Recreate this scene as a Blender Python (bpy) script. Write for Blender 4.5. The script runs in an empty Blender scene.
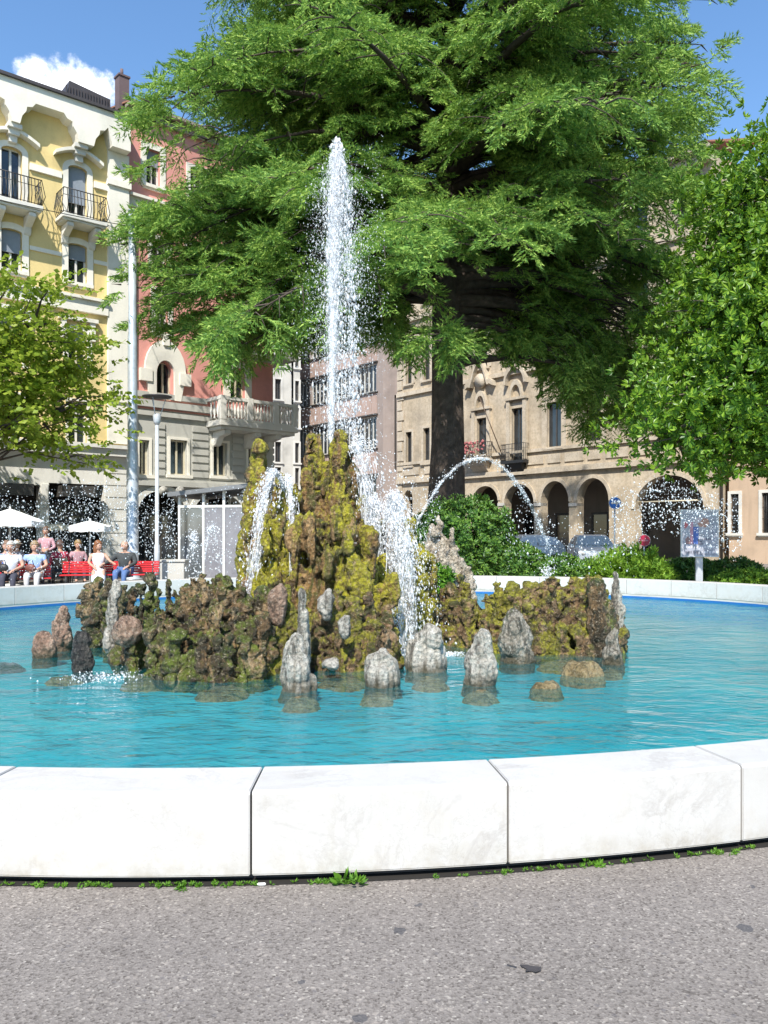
import bpy, bmesh, math, random
import numpy as np
from mathutils import Vector, Matrix, noise, Euler

random.seed(7)
rng = np.random.default_rng(11)
SC = bpy.context.scene
COL = SC.collection
PI = math.pi
R = math.radians

# ------------------------------------------------------------------ survey
FPX, HX, HY, EYE = 800.0, 384.0, 535.0, 1.5     # lens in px, horizon, eye height
def W(px, py, Y):
    """point at distance Y that the survey saw at px,py"""
    return Vector(((px - HX) / FPX * Y, Y, EYE + (HY - py) / FPX * Y))
WATER_Z = -0.06

# ------------------------------------------------------------------ object helpers
def tag(o, label=None, cat=None, group=None, kind=None):
    if label: o['label'] = label
    if cat: o['category'] = cat
    if group: o['group'] = group
    if kind: o['kind'] = kind
    return o

def empty(name, loc=(0, 0, 0), rz=0.0, label=None, cat=None, group=None):
    o = bpy.data.objects.new(name, None)
    o.empty_display_size = .2
    COL.objects.link(o)
    o.location = loc
    o.rotation_euler = (0, 0, rz)
    return tag(o, label, cat, group)

def link(name, me, mat=None, parent=None, loc=None, rz=0.0):
    o = bpy.data.objects.new(name, me)
    COL.objects.link(o)
    if mat is not None:
        me.materials.clear()
        for m in (mat if isinstance(mat, (list, tuple)) else [mat]):
            me.materials.append(m)
    if parent is not None: o.parent = parent
    if loc is not None: o.location = loc
    if rz: o.rotation_euler = (0, 0, rz)
    return o

def copy_tree(o, parent=None):
    c = o.copy(); COL.objects.link(c)
    if parent is not None: c.parent = parent
    for ch in list(o.children): copy_tree(ch, c)
    return c

class MB:
    """collects simple shapes and links them as one mesh object"""
    def __init__(self):
        self.v = []; self.f = []; self.mi = []; self.m = 0; self.sm = []
    def add(self, vs, fs, smooth=False):
        b = len(self.v)
        self.v.extend(tuple(p) for p in vs)
        for f in fs:
            self.f.append(tuple(b + i for i in f)); self.mi.append(self.m); self.sm.append(smooth)
    def box(self, x0, x1, y0, y1, z0, z1):
        vs = [(x0,y0,z0),(x1,y0,z0),(x1,y1,z0),(x0,y1,z0),(x0,y0,z1),(x1,y0,z1),(x1,y1,z1),(x0,y1,z1)]
        self.add(vs, [(0,3,2,1),(4,5,6,7),(0,1,5,4),(1,2,6,5),(2,3,7,6),(3,0,4,7)])
    def prism(self, poly, y0, y1):
        """polygon in x,z extruded along y"""
        n = len(poly)
        vs = [(p[0], y0, p[1]) for p in poly] + [(p[0], y1, p[1]) for p in poly]
        fs = [tuple(range(n)), tuple(range(2*n-1, n-1, -1))]
        fs += [(i, n+i, n+(i+1) % n, (i+1) % n) for i in range(n)]
        self.add(vs, fs)
    def prism_x(self, poly, x0, x1):
        """polygon in y,z extruded along x"""
        n = len(poly)
        vs = [(x0, p[0], p[1]) for p in poly] + [(x1, p[0], p[1]) for p in poly]
        fs = [tuple(range(n)), tuple(range(2*n-1, n-1, -1))]
        fs += [(i, n+i, n+(i+1) % n, (i+1) % n) for i in range(n)]
        self.add(vs, fs)
    def tube(self, pts, rad, n=10, caps=True):
        pts = [Vector(p) for p in pts]
        if not isinstance(rad, (list, tuple, np.ndarray)): rad = [rad]*len(pts)
        rings = []
        ref = None
        for i, p in enumerate(pts):
            d = (pts[min(i+1, len(pts)-1)] - pts[max(i-1, 0)])
            if d.length < 1e-9: d = Vector((0,0,1))
            d.normalize()
            if ref is None or abs(ref.dot(d)) > .95:
                ref = Vector((1,0,0)) if abs(d.x) < .9 else Vector((0,1,0))
            u = (ref - d*ref.dot(d)).normalized(); w = d.cross(u); ref = u
            rings.append([p + (u*math.cos(2*PI*k/n) + w*math.sin(2*PI*k/n))*rad[i] for k in range(n)])
        vs = [q for r in rings for q in r]
        fs = []
        for i in range(len(pts)-1):
            for k in range(n):
                fs.append((i*n+k, i*n+(k+1) % n, (i+1)*n+(k+1) % n, (i+1)*n+k))
        if caps:
            fs.append(tuple(range(n-1, -1, -1))); fs.append(tuple((len(pts)-1)*n+k for k in range(n)))
        self.add(vs, fs, True)
    def lathe(self, prof, n=20, c=(0,0,0)):
        vs = []; fs = []
        for (r, z) in prof:
            for k in range(n):
                a = 2*PI*k/n
                vs.append((c[0]+r*math.cos(a), c[1]+r*math.sin(a), c[2]+z))
        for i in range(len(prof)-1):
            for k in range(n):
                fs.append((i*n+k, i*n+(k+1) % n, (i+1)*n+(k+1) % n, (i+1)*n+k))
        if prof[0][0] > 1e-4: fs.append(tuple(range(n-1,-1,-1)))
        if prof[-1][0] > 1e-4: fs.append(tuple((len(prof)-1)*n+k for k in range(n)))
        self.add(vs, fs, True)
    def mesh(self, name):
        me = bpy.data.meshes.new(name)
        me.from_pydata(self.v, [], self.f)
        me.polygons.foreach_set('material_index', self.mi)
        me.polygons.foreach_set('use_smooth', self.sm)
        me.update()
        bm = bmesh.new(); bm.from_mesh(me)
        bmesh.ops.recalc_face_normals(bm, faces=bm.faces)
        bm.to_mesh(me); bm.free()
        return me
    def build(self, name, mat=None, parent=None, loc=None, rz=0.0, bevel=0.0):
        me = self.mesh(name)
        if bevel > 0:
            bm = bmesh.new(); bm.from_mesh(me)
            es = [e for e in bm.edges if len(e.link_faces) == 2 and e.calc_face_angle(0) > .6]
            bmesh.ops.bevel(bm, geom=es, offset=bevel, segments=2, affect='EDGES', clamp_overlap=True)
            bm.to_mesh(me); bm.free()
        return link(name, me, mat, parent, loc, rz)

def np_mesh(name, V, F, smooth=True):
    """mesh from numpy vertices (n,3) and faces (m,k)"""
    me = bpy.data.meshes.new(name)
    n, m, k = len(V), len(F), F.shape[1]
    me.vertices.add(n); me.loops.add(m*k); me.polygons.add(m)
    me.vertices.foreach_set('co', np.ascontiguousarray(V, dtype=np.float32).ravel())
    me.loops.foreach_set('vertex_index', np.ascontiguousarray(F, dtype=np.int32).ravel())
    me.polygons.foreach_set('loop_start', np.arange(0, m*k, k, dtype=np.int32))
    me.polygons.foreach_set('use_smooth', np.full(m, smooth))
    me.update(calc_edges=True)
    return me

# ------------------------------------------------------------------ materials
class NT:
    def __init__(self, name):
        self.mat = bpy.data.materials.new(name); self.mat.use_nodes = True
        self.t = self.mat.node_tree; self.t.nodes.clear()
        self.out = self.t.nodes.new('ShaderNodeOutputMaterial')
    def n(self, typ, **kw):
        nd = self.t.nodes.new(typ)
        for k, v in kw.items():
            if k.startswith('_'): setattr(nd, k[1:], v)
        return nd
    def l(self, a, b): self.t.links.new(a, b)
    def coord(self, which='Object', scale=(1,1,1)):
        c = self.n('ShaderNodeTexCoord'); m = self.n('ShaderNodeMapping')
        self.l(c.outputs[which], m.inputs['Vector']); m.inputs['Scale'].default_value = scale
        return m.outputs[0]
    def noise(self, vec, scale, detail=4, rough=.55, dist=0):
        nd = self.n('ShaderNodeTexNoise')
        self.l(vec, nd.inputs['Vector'])
        nd.inputs['Scale'].default_value = scale; nd.inputs['Detail'].default_value = detail
        nd.inputs['Roughness'].default_value = rough; nd.inputs['Distortion'].default_value = dist
        return nd.outputs['Fac']
    def voro(self, vec, scale, feature='F1', out='Distance', rand=1):
        nd = self.n('ShaderNodeTexVoronoi', _feature=feature)
        self.l(vec, nd.inputs['Vector']); nd.inputs['Scale'].default_value = scale
        nd.inputs['Randomness'].default_value = rand
        return nd.outputs[out]
    def ramp(self, fac, stops, interp='LINEAR'):
        nd = self.n('ShaderNodeValToRGB'); cr = nd.color_ramp; cr.interpolation = interp
        while len(cr.elements) > 1: cr.elements.remove(cr.elements[-1])
        for i, (p, c) in enumerate(stops):
            e = cr.elements[0] if i == 0 else cr.elements.new(p)
            e.position = p
            if not isinstance(c, (tuple, list)): c = (c, c, c)
            e.color = (*c[:3], 1)
        self.l(fac, nd.inputs[0])
        return nd.outputs[0]
    def mix(self, fac, a, b, blend='MIX'):
        nd = self.n('ShaderNodeMix', _data_type='RGBA', _blend_type=blend)
        for s, v in ((0, fac), (6, a), (7, b)):
            if isinstance(v, (int, float)): nd.inputs[s].default_value = v if s == 0 else (v, v, v, 1)
            elif isinstance(v, (tuple, list)): nd.inputs[s].default_value = (*v[:3], 1)
            else: self.l(v, nd.inputs[s])
        return nd.outputs[2]
    def math(self, op, a, b=0.0, clamp=False):
        nd = self.n('ShaderNodeMath', _operation=op, _use_clamp=clamp)
        for s, v in ((0, a), (1, b)):
            if isinstance(v, (int, float)): nd.inputs[s].default_value = v
            else: self.l(v, nd.inputs[s])
        return nd.outputs[0]
    def bump(self, h, strength=.3, dist=.02, normal=None):
        nd = self.n('ShaderNodeBump'); self.l(h, nd.inputs['Height'])
        nd.inputs['Strength'].default_value = strength; nd.inputs['Distance'].default_value = dist
        if normal is not None: self.l(normal, nd.inputs['Normal'])
        return nd.outputs[0]
    def pbr(self, color, rough=.7, metal=0.0, normal=None, spec=.5, trans=0.0):
        p = self.n('ShaderNodeBsdfPrincipled')
        if isinstance(color, (tuple, list)): p.inputs['Base Color'].default_value = (*color[:3], 1)
        else: self.l(color, p.inputs['Base Color'])
        if isinstance(rough, (int, float)): p.inputs['Roughness'].default_value = rough
        else: self.l(rough, p.inputs['Roughness'])
        p.inputs['Metallic'].default_value = metal
        p.inputs['Specular IOR Level'].default_value = spec
        p.inputs['Transmission Weight'].default_value = trans
        if normal is not None: self.l(normal, p.inputs['Normal'])
        return p.outputs[0]
    def done(self, sh):
        self.l(sh, self.out.inputs['Surface']); return self.mat

def plaster(name, col, dirt=.18, scale=1.0, rough=.85, streak=True):
    """painted render: broad tone drift, rain streaks, fine grain"""
    t = NT(name); v = t.coord()
    big = t.noise(v, .5*scale, 5, .6)
    st = t.noise(t.coord(scale=(2.2, 2.2, .16)), 1.3, 5, .65)
    fine = t.noise(v, 14, 3)
    dk = tuple(c*.72 for c in col); lt = tuple(min(1, c*1.1) for c in col)
    c = t.ramp(big, [(.3, dk), (.5, col), (.75, lt)])
    c = t.mix(dirt, c, col, 'MIX') if False else c
    grime = t.ramp(st, [(.52, 0), (.75, 1)])
    if streak:
        c = t.mix(t.math('MULTIPLY', grime, dirt*1.6), c, tuple(x*.55 for x in col))
    c = t.mix(t.math('MULTIPLY', t.ramp(fine, [(.4, 0), (.7, 1)]), .12), c, tuple(x*.6 for x in col))
    return t.done(t.pbr(c, rough, normal=t.bump(fine, .25, .01)))

def flat(name, col, rough=.6, metal=0.0, var=.15, scale=6.0, spec=.5):
    t = NT(name); v = t.coord()
    nz = t.noise(v, scale, 4, .6)
    c = t.ramp(nz, [(.3, tuple(x*(1-var) for x in col)), (.7, tuple(min(1, x*(1+var*.6)) for x in col))])
    rr = t.ramp(t.noise(v, scale*2.5, 3), [(.3, max(0, rough-.08)), (.7, min(1, rough+.1))])
    return t.done(t.pbr(c, rr, metal, spec=spec))

def stone(name, cols, scale=3.0, rough=.85, bump=.5, streak=0.0, vein=None):
    t = NT(name); v = t.coord()
    a = t.noise(v, scale, 8, .65, .3)
    c = t.ramp(a, [(.28, cols[0]), (.5, cols[1]), (.72, cols[2])])
    f = t.noise(v, scale*9, 5, .7)
    c = t.mix(t.math('MULTIPLY', t.ramp(f, [(.45, 0), (.62, 1)]), .35), c, tuple(x*.5 for x in cols[0]))
    if streak:
        sk = t.ramp(t.noise(t.coord(scale=(1.6, 1.6, .12)), 1.1, 7, .7), [(.48, 0), (.68, 1)]); pt = t.ramp(t.noise(v, .35, 6, .65), [(.42, 0), (.62, 1)])
        c = t.mix(t.math('MULTIPLY', sk, streak), c, tuple(x*.32 for x in cols[1])); c = t.mix(t.math('MULTIPLY', pt, streak*.8), c, (.20,.185,.16))
    return t.done(t.pbr(c, rough, normal=t.bump(f, bump, .02)))

def glass_mat(name, col=(.02,.025,.03), rough=.06):
    t = NT(name); v = t.coord()
    nz = t.noise(v, 1.2, 2)
    c = t.ramp(nz, [(.3, tuple(x*.5 for x in col)), (.7, tuple(x*1.6 for x in col))])
    return t.done(t.pbr(c, rough, spec=.8, normal=t.bump(nz, .06, .05)))

def leaf_mat(name, cols, rough=.5, trans=.35, spec=.4, tcol=None):
    """foliage: colour varies from leaf to leaf and from branch to branch"""
    t = NT(name); v = t.coord()
    geo = t.n('ShaderNodeNewGeometry')
    isl = geo.outputs['Random Per Island']
    nz = t.noise(v, .8, 4, .6)
    k = t.math('ADD', t.math('MULTIPLY', isl, .55), t.math('MULTIPLY', nz, .5))
    c = t.ramp(k, [(.25, cols[0]), (.5, cols[1]), (.8, cols[2])])
    p = t.pbr(c, rough, spec=spec)
    tr = t.n('ShaderNodeBsdfTranslucent')
    t.l(t.mix(.5, c, tcol or cols[2]), tr.inputs['Color'])
    m = t.n('ShaderNodeMixShader'); m.inputs[0].default_value = trans
    t.l(p, m.inputs[1]); t.l(tr.outputs[0], m.inputs[2])
    return t.done(m.outputs[0])

M = {}
M['yellow'] = plaster('yellow_plaster', (.68, .53, .235), .15)
M['cream'] = plaster('cream_plaster', (.76, .72, .62), .12)
M['white_stone'] = plaster('white_stone', (.66, .64, .58), .2)
M['red'] = plaster('red_plaster', (.69, .31, .26), .15)
M['grey_stone'] = plaster('grey_stone', (.46, .45, .40), .2)
M['pink_brown'] = plaster('brown_cladding', (.40, .29, .24), .2)
M['mauve'] = plaster('mauve_wall', (.29, .235, .205), .2)
M['tan'] = plaster('tan_plaster', (.50, .37, .26), .25)
M['offwhite'] = plaster('off_white_plaster', (.56, .54, .48), .2)
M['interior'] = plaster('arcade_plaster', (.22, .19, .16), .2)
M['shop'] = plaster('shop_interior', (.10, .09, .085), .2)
M['palazzo'] = stone('palazzo_sandstone', [(.34,.27,.18), (.53,.43,.30), (.62,.53,.40)], .55, .9, .4, .38)
M['palazzo_trim'] = stone('palazzo_trim_stone', [(.40,.33,.23), (.56,.47,.35), (.64,.56,.44)], 1.2, .9, .4, .3)
M['glass'] = glass_mat('window_glass')
M['frame_white'] = flat('white_frame_paint', (.62,.61,.57), .45)
M['frame_cream'] = flat('cream_frame_paint', (.58,.52,.38), .45)
M['frame_dark'] = flat('dark_frame_paint', (.06,.055,.05), .5)
M['blind'] = flat('grey_roller_blind', (.22,.25,.29), .6, var=.1)
M['iron'] = flat('black_iron', (.03,.03,.03), .5, .3)
M['roof_dark'] = flat('dark_roof_metal', (.07,.06,.06), .5, .2)
M['tile'] = stone('roof_tile', [(.22,.10,.06), (.33,.15,.09), (.40,.21,.13)], 4, .85, .6)
M['galv'] = flat('galvanised_steel', (.52,.56,.60), .42, .35, var=.2, scale=3)
M['lamp_grey'] = flat('grey_painted_steel', (.48,.50,.52), .4, .2)
M['red_paint'] = flat('red_bench_paint', (.56,.025,.032), .4, var=.15)
M['canvas'] = flat('white_canvas', (.80,.79,.74), .8, var=.06)
M['canvas_cream'] = flat('cream_canvas', (.72,.65,.50), .8, var=.06)
M['concrete'] = plaster('pale_concrete', (.50,.48,.43), .2)
M['wood'] = flat('dark_wood', (.08,.05,.03), .5)
M['chrome'] = flat('brushed_metal', (.5,.5,.5), .3, .8)

def marble():
    t = NT('white_marble'); v = t.coord()
    oi = t.n('ShaderNodeObjectInfo')
    add = t.n('ShaderNodeVectorMath', _operation='ADD'); t.l(v, add.inputs[0])
    cmb = t.n('ShaderNodeCombineXYZ')
    t.l(t.math('MULTIPLY', oi.outputs['Random'], 37.0), cmb.inputs[0])
    t.l(t.math('MULTIPLY', oi.outputs['Random'], 91.0), cmb.inputs[2])
    t.l(cmb.outputs[0], add.inputs[1]); v = add.outputs[0]
    n1 = t.noise(v, 1.9, 8, .66, .5)
    vein = t.ramp(n1, [(.46, 0), (.495, 1), (.53, 0)])
    n2 = t.noise(v, 7, 6, .7, .8)
    vein2 = t.ramp(n2, [(.485, 0), (.5, 1), (.515, 0)])
    patch = t.ramp(t.noise(v, 1.6, 4), [(.42, 0), (.62, 1)])
    dirt = t.noise(v, 5, 6, .7)
    base = t.ramp(t.noise(v, 1.1, 5, .6), [(.3, (.47,.455,.425)), (.6, (.525,.51,.483))])
    c = t.mix(t.math('MULTIPLY', t.math('MULTIPLY', vein, patch), .36), base, (.30,.27,.245))
    c = t.mix(t.math('MULTIPLY', t.math('MULTIPLY', vein2, patch), .34), c, (.27,.25,.23))
    c = t.mix(t.math('MULTIPLY', t.ramp(dirt, [(.5, 0), (.7, 1)]), .3), c, (.47,.42,.35))
    ob = t.n('ShaderNodeTexCoord'); sz = t.n('ShaderNodeSeparateXYZ'); t.l(ob.outputs['Object'], sz.inputs[0])
    foot = t.math('ADD', t.ramp(sz.outputs[2], [(.03, .55), (.16, .0)]), t.math('MULTIPLY', t.ramp(t.noise(t.coord(scale=(9, 9, .7)), 1.4, 6, .7), [(.5, 0), (.7, 1)]), .22))
    c = t.mix(t.math('MULTIPLY', foot, t.ramp(t.noise(v, 9, 6, .7), [(.38, 0), (.62, 1)])), c, (.33,.29,.22))
    speck = t.voro(v, 42)
    c = t.mix(t.math('MULTIPLY', t.ramp(speck, [(.06, 1), (.13, 0)]), .35), c, (.32,.29,.26))
    fine = t.noise(v, 60, 3)
    return t.done(t.pbr(c, .55, spec=.35, normal=t.bump(t.math('ADD', fine, t.math('MULTIPLY', speck, .3)), .12, .004)))
M['marble'] = marble()

def asphalt():
    t = NT('worn_asphalt'); v = t.coord()
    big = t.noise(v, .7, 5, .6)
    mid = t.noise(v, 5, 6, .7)
    nd = t.n('ShaderNodeTexVoronoi'); t.l(v, nd.inputs['Vector']); nd.inputs['Scale'].default_value = 118
    nd2 = t.n('ShaderNodeTexVoronoi'); t.l(v, nd2.inputs['Vector']); nd2.inputs['Scale'].default_value = 38
    sep = t.n('ShaderNodeSeparateColor'); t.l(nd.outputs['Color'], sep.inputs[0])
    sep2 = t.n('ShaderNodeSeparateColor'); t.l(nd2.outputs['Color'], sep2.inputs[0])
    c = t.ramp(sep.outputs[0], [(0, (.105,.09,.078)), (.2, (.175,.154,.135)), (.6, (.215,.19,.168)), (.90, (.242,.215,.19)), (.97, (.30,.268,.232)), (1, (.38,.345,.30))])
    # bigger light and rusty stones
    k = t.math('MULTIPLY', t.ramp(sep2.outputs[0], [(.86, 0), (.9, 1)], 'CONSTANT'), t.ramp(nd2.outputs['Distance'], [(.25, 1), (.42, 0)]))
    c = t.mix(t.math('MULTIPLY', k, .45), c, (.40,.35,.30))
    k2 = t.math('MULTIPLY', t.ramp(sep2.outputs[1], [(.88, 0), (.92, 1)], 'CONSTANT'), t.ramp(nd2.outputs['Distance'], [(.25, 1), (.42, 0)]))
    c = t.mix(t.math('MULTIPLY', k2, .5), c, (.12,.11,.11))
    # dark tar spots / gum
    sp = t.n('ShaderNodeTexVoronoi'); sp.inputs['Scale'].default_value = 5.5
    dv = t.n('ShaderNodeVectorMath', _operation='ADD'); t.l(v, dv.inputs[0])
    wob = t.n('ShaderNodeTexNoise'); t.l(v, wob.inputs['Vector']); wob.inputs['Scale'].default_value = 26
    sc = t.n('ShaderNodeVectorMath', _operation='SCALE'); t.l(wob.outputs['Color'], sc.inputs[0]); sc.inputs['Scale'].default_value = .05
    t.l(sc.outputs[0], dv.inputs[1]); t.l(dv.outputs[0], sp.inputs['Vector'])
    sps = t.n('ShaderNodeSeparateColor'); t.l(sp.outputs['Color'], sps.inputs[0])
    rad = t.math('MULTIPLY', sps.outputs[1], .16)
    spot = t.math('MULTIPLY', t.math('LESS_THAN', sp.outputs['Distance'], rad), t.math('GREATER_THAN', sps.outputs[0], .45))
    c = t.mix(t.math('MULTIPLY', spot, .74), c, (.065,.065,.07))
    tone = t.ramp(t.math('ADD', t.math('MULTIPLY', big, .6), t.math('MULTIPLY', mid, .4)), [(.3, .74), (.5, .95), (.72, 1.08)])
    c = t.mix(1.0, c, tone, 'MULTIPLY')
    h = t.math('ADD', nd.outputs['Distance'], t.math('MULTIPLY', nd2.outputs['Distance'], .6))
    return t.done(t.pbr(c, .9, spec=.3, normal=t.bump(h, .4, .005)))
M['asphalt'] = asphalt()

def tufa(name, cols, moss=(.17,.20,.015), moss_amt=.5, dark=(.035,.032,.015), dark_amt=.4, scale=1.0, vert=.45, wet=.55, moss2=(.045,.06,.012), line=None):
    """porous limestone: ochre and grey, with patches of two mosses and dark wet algae"""
    t = NT(name); v = t.coord(); vs = t.coord(scale=(1, 1, vert))
    a = t.noise(vs, 2.6*scale, 10, .72, .5)
    c = t.ramp(a, [(.32, cols[0]), (.46, cols[1]), (.56, cols[2]), (.70, cols[3])])
    al = t.ramp(t.noise(vs, 4.3*scale, 9, .74, .8), [(.40+.14*dark_amt, 1), (.47+.15*dark_amt, 0)])
    al = t.math('SUBTRACT', 1.0, t.ramp(t.noise(vs, 4.3*scale, 9, .74, .8), [(.485-.14*(1-dark_amt), 0), (.555-.14*(1-dark_amt), 1)]))
    c = t.mix(t.math('MULTIPLY', al, .85), c, dark)
    geo = t.n('ShaderNodeNewGeometry'); sx = t.n('ShaderNodeSeparateXYZ'); t.l(geo.outputs['Normal'], sx.inputs[0])
    up = t.math('MULTIPLY', sx.outputs[2], .07)
    m2 = t.math('ADD', t.noise(vs, 3.3*scale, 9, .74, .7), up)
    m2 = t.ramp(m2, [(.60-.16*moss_amt, 0), (.66-.16*moss_amt, 1)])
    c = t.mix(t.math('MULTIPLY', m2, .85), c, moss2)
    mo = t.math('ADD', t.noise(vs, 2.1*scale, 10, .75, .6), up)
    mk = t.ramp(mo, [(.62-.20*moss_amt, 0), (.68-.20*moss_amt, 1)])
    mc = t.ramp(t.noise(v, 13, 6, .75), [(.32, tuple(x*.25 for x in moss)), (.48, moss), (.66, tuple(x*1.8 for x in moss))])
    c = t.mix(t.math('MULTIPLY', mk, .92), c, mc)
    f = t.noise(v, 24, 8, .8); pv = t.voro(v, 19)
    c = t.mix(t.math('MULTIPLY', t.ramp(f, [(.48, 0), (.58, 1)]), .68), c, tuple(x*.22 for x in cols[1]))
    c = t.mix(t.math('MULTIPLY', t.ramp(t.noise(v, 31, 4, .7), [(.57, 0), (.63, 1)]), .5), c, cols[3])
    if line:      # algae and damp just above the water
        sz = t.n('ShaderNodeSeparateXYZ'); t.l(v, sz.inputs[0])
        lv = t.math('ADD', sz.outputs[2], t.math('MULTIPLY', t.math('SUBTRACT', t.noise(t.coord(scale=(1, 1, .3)), 9, 5, .7), .5), .34))
        c = t.mix(t.math('MULTIPLY', t.ramp(lv, [(line+.02, 1), (line+.17, 0)]), .82), c, (.075,.06,.028))
    h = t.math('ADD', f, t.math('MULTIPLY', pv, .7))
    return t.done(t.pbr(c, wet, spec=.45, normal=t.bump(h, 1.0, .05)))
OC = [(.075,.05,.025), (.20,.125,.055), (.34,.22,.11), (.42,.36,.27)]
M['tufa_moss'] = tufa('mossy_tufa', [(.08,.042,.015), (.27,.15,.05), (.42,.26,.11), (.50,.38,.23)], (.31,.285,.013), .70, (.014,.012,.005), .58, .9, .22, .5, (.07,.085,.012))
M['tufa_dark'] = tufa('dark_wet_tufa', [(.05,.032,.016), (.25,.15,.065), (.46,.31,.16), (.58,.49,.35)], (.095,.125,.014), .5, (.009,.012,.006), .98, .7, .55, .4, (.03,.05,.012))
M['tufa_ochre'] = tufa('ochre_tufa', [(.06,.036,.018), (.22,.13,.06), (.38,.24,.125), (.48,.38,.26)], (.22,.21,.014), .66, (.02,.017,.009), .5, 1.0, .7)
M['tufa_pale'] = tufa('pale_limestone', [(.15,.13,.10), (.42,.385,.32), (.60,.56,.48), (.68,.65,.58)], (.10,.11,.02), -.35, (.055,.043,.03), .36, 1.6, .14, .7, (.12,.105,.06))
M['tufa_black'] = tufa('black_limestone', [(.02,.02,.02), (.05,.045,.04), (.10,.09,.075), (.22,.2,.17)], (.06,.07,.02), -.2, (.012,.012,.012), .6, 1.6, .4, .4)
M['tufa_pink'] = tufa('pinkish_limestone', [(.13,.08,.05), (.33,.21,.14), (.48,.34,.25), (.55,.47,.38)], (.10,.10,.02), -.1, (.04,.03,.02), .34, 1.5, .6, .6)
M['stone_pale'] = tufa('pale_standing_stone', [(.17,.145,.11), (.50,.46,.38), (.66,.62,.53), (.72,.69,.61)], (.10,.11,.02), -.35, (.05,.04,.028), .40, 1.6, .13, .7, (.12,.105,.06), .5)
M['stone_moss'] = tufa('mossy_standing_stone', [(.12,.10,.07), (.36,.32,.25), (.54,.49,.40), (.64,.60,.52)], (.15,.17,.02), .22, (.03,.028,.015), .7, 1.3, .4, .6, (.05,.07,.02), .5)
M['stone_pink'] = tufa('pinkish_standing_stone', [(.13,.08,.05), (.36,.22,.15), (.50,.35,.25), (.57,.48,.39)], (.10,.10,.02), -.1, (.04,.03,.02), .45, 1.4, .5, .6, (.1,.09,.05), .5)
M['tufa_cream'] = tufa('cream_limestone', [(.20,.16,.11), (.46,.39,.29), (.60,.53,.42), (.68,.62,.52)], (.12,.12,.03), -.1, (.06,.045,.03), .3, 1.5, .6, .7)
M['tufa_under'] = tufa('submerged_limestone', [(.16,.11,.045), (.30,.22,.10), (.38,.30,.16), (.45,.38,.25)], (.13,.12,.02), .1, (.10,.08,.03), .2)
M['soil'] = stone('bed_soil', [(.10,.06,.035), (.19,.12,.07), (.26,.17,.10)], 3, .95, .8)
M['bark'] = stone('cedar_bark', [(.035,.026,.02), (.075,.055,.043), (.12,.095,.078)], 4, .95, 1.0)
M['bark_light'] = stone('grey_bark', [(.07,.06,.045), (.14,.12,.09), (.2,.17,.13)], 5, .95, .8)

def paving_floor():
    t = NT('turquoise_pool_paint'); v = t.coord()
    n1 = t.noise(v, .35, 5, .6); n2 = t.noise(v, 3, 5, .65)
    c = t.ramp(n1, [(.3, (.012,.22,.29)), (.52, (.03,.31,.375)), (.72, (.10,.41,.44))])
    c = t.mix(t.math('MULTIPLY', t.ramp(n2, [(.5, 0), (.72, 1)]), .35), c, (.10,.35,.35))
    return t.done(t.pbr(c, .6))
M['pool'] = paving_floor()
M['stripe'] = flat('blue_waterline_paint', (.012,.12,.36), .4)

def water_mat():
    t = NT('pool_water'); v = t.coord(scale=(1.0, 1.55, 1))
    w1 = t.noise(v, 1.3, 3, .5, .6); w2 = t.noise(v, 4.3, 3, .5, .8); w3 = t.noise(v, 13, 3, .5, .3)
    h = t.math('ADD', t.math('MULTIPLY', w1, 1.0), t.math('ADD', t.math('MULTIPLY', w2, .42), t.math('MULTIPLY', w3, .10)))
    nm = t.bump(h, .37, .13)
    fr = t.n('ShaderNodeFresnel'); fr.inputs['IOR'].default_value = 1.33; t.l(nm, fr.inputs['Normal'])
    gl = t.n('ShaderNodeBsdfGlossy'); gl.inputs['Roughness'].default_value = .03; t.l(nm, gl.inputs['Normal'])
    tr = t.n('ShaderNodeBsdfTransparent'); tr.inputs['Color'].default_value = (.88,.98,.98,1)
    di = t.n('ShaderNodeBsdfDiffuse'); di.inputs['Color'].default_value = (.025,.38,.44,1); t.l(nm, di.inputs['Normal'])
    m0 = t.n('ShaderNodeMixShader'); m0.inputs[0].default_value = .10
    t.l(tr.outputs[0], m0.inputs[1]); t.l(di.outputs[0], m0.inputs[2])
    m = t.n('ShaderNodeMixShader')
    t.l(fr.outputs[0], m.inputs[0]); t.l(m0.outputs[0], m.inputs[1]); t.l(gl.outputs[0], m.inputs[2])
    return t.done(m.outputs[0])
M['water'] = water_mat()

def drop_mat(name, alpha, var=.4):
    t = NT(name)
    p = t.pbr((.93,.93,.92), .25, spec=.6)
    tr = t.n('ShaderNodeBsdfTransparent'); tr.inputs['Color'].default_value = (.97,.98,1,1)
    geo = t.n('ShaderNodeNewGeometry')
    m = t.n('ShaderNodeMixShader')
    t.l(t.math('ADD', t.math('MULTIPLY', geo.outputs['Random Per Island'], var), alpha-var*.5, True), m.inputs[0])
    t.l(tr.outputs[0], m.inputs[1]); t.l(p, m.inputs[2])
    return t.done(m.outputs[0])
M['drops'] = drop_mat('white_water_drops', .48, .6)
M['mist'] = drop_mat('fine_spray_drops', .34, .4)

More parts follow.
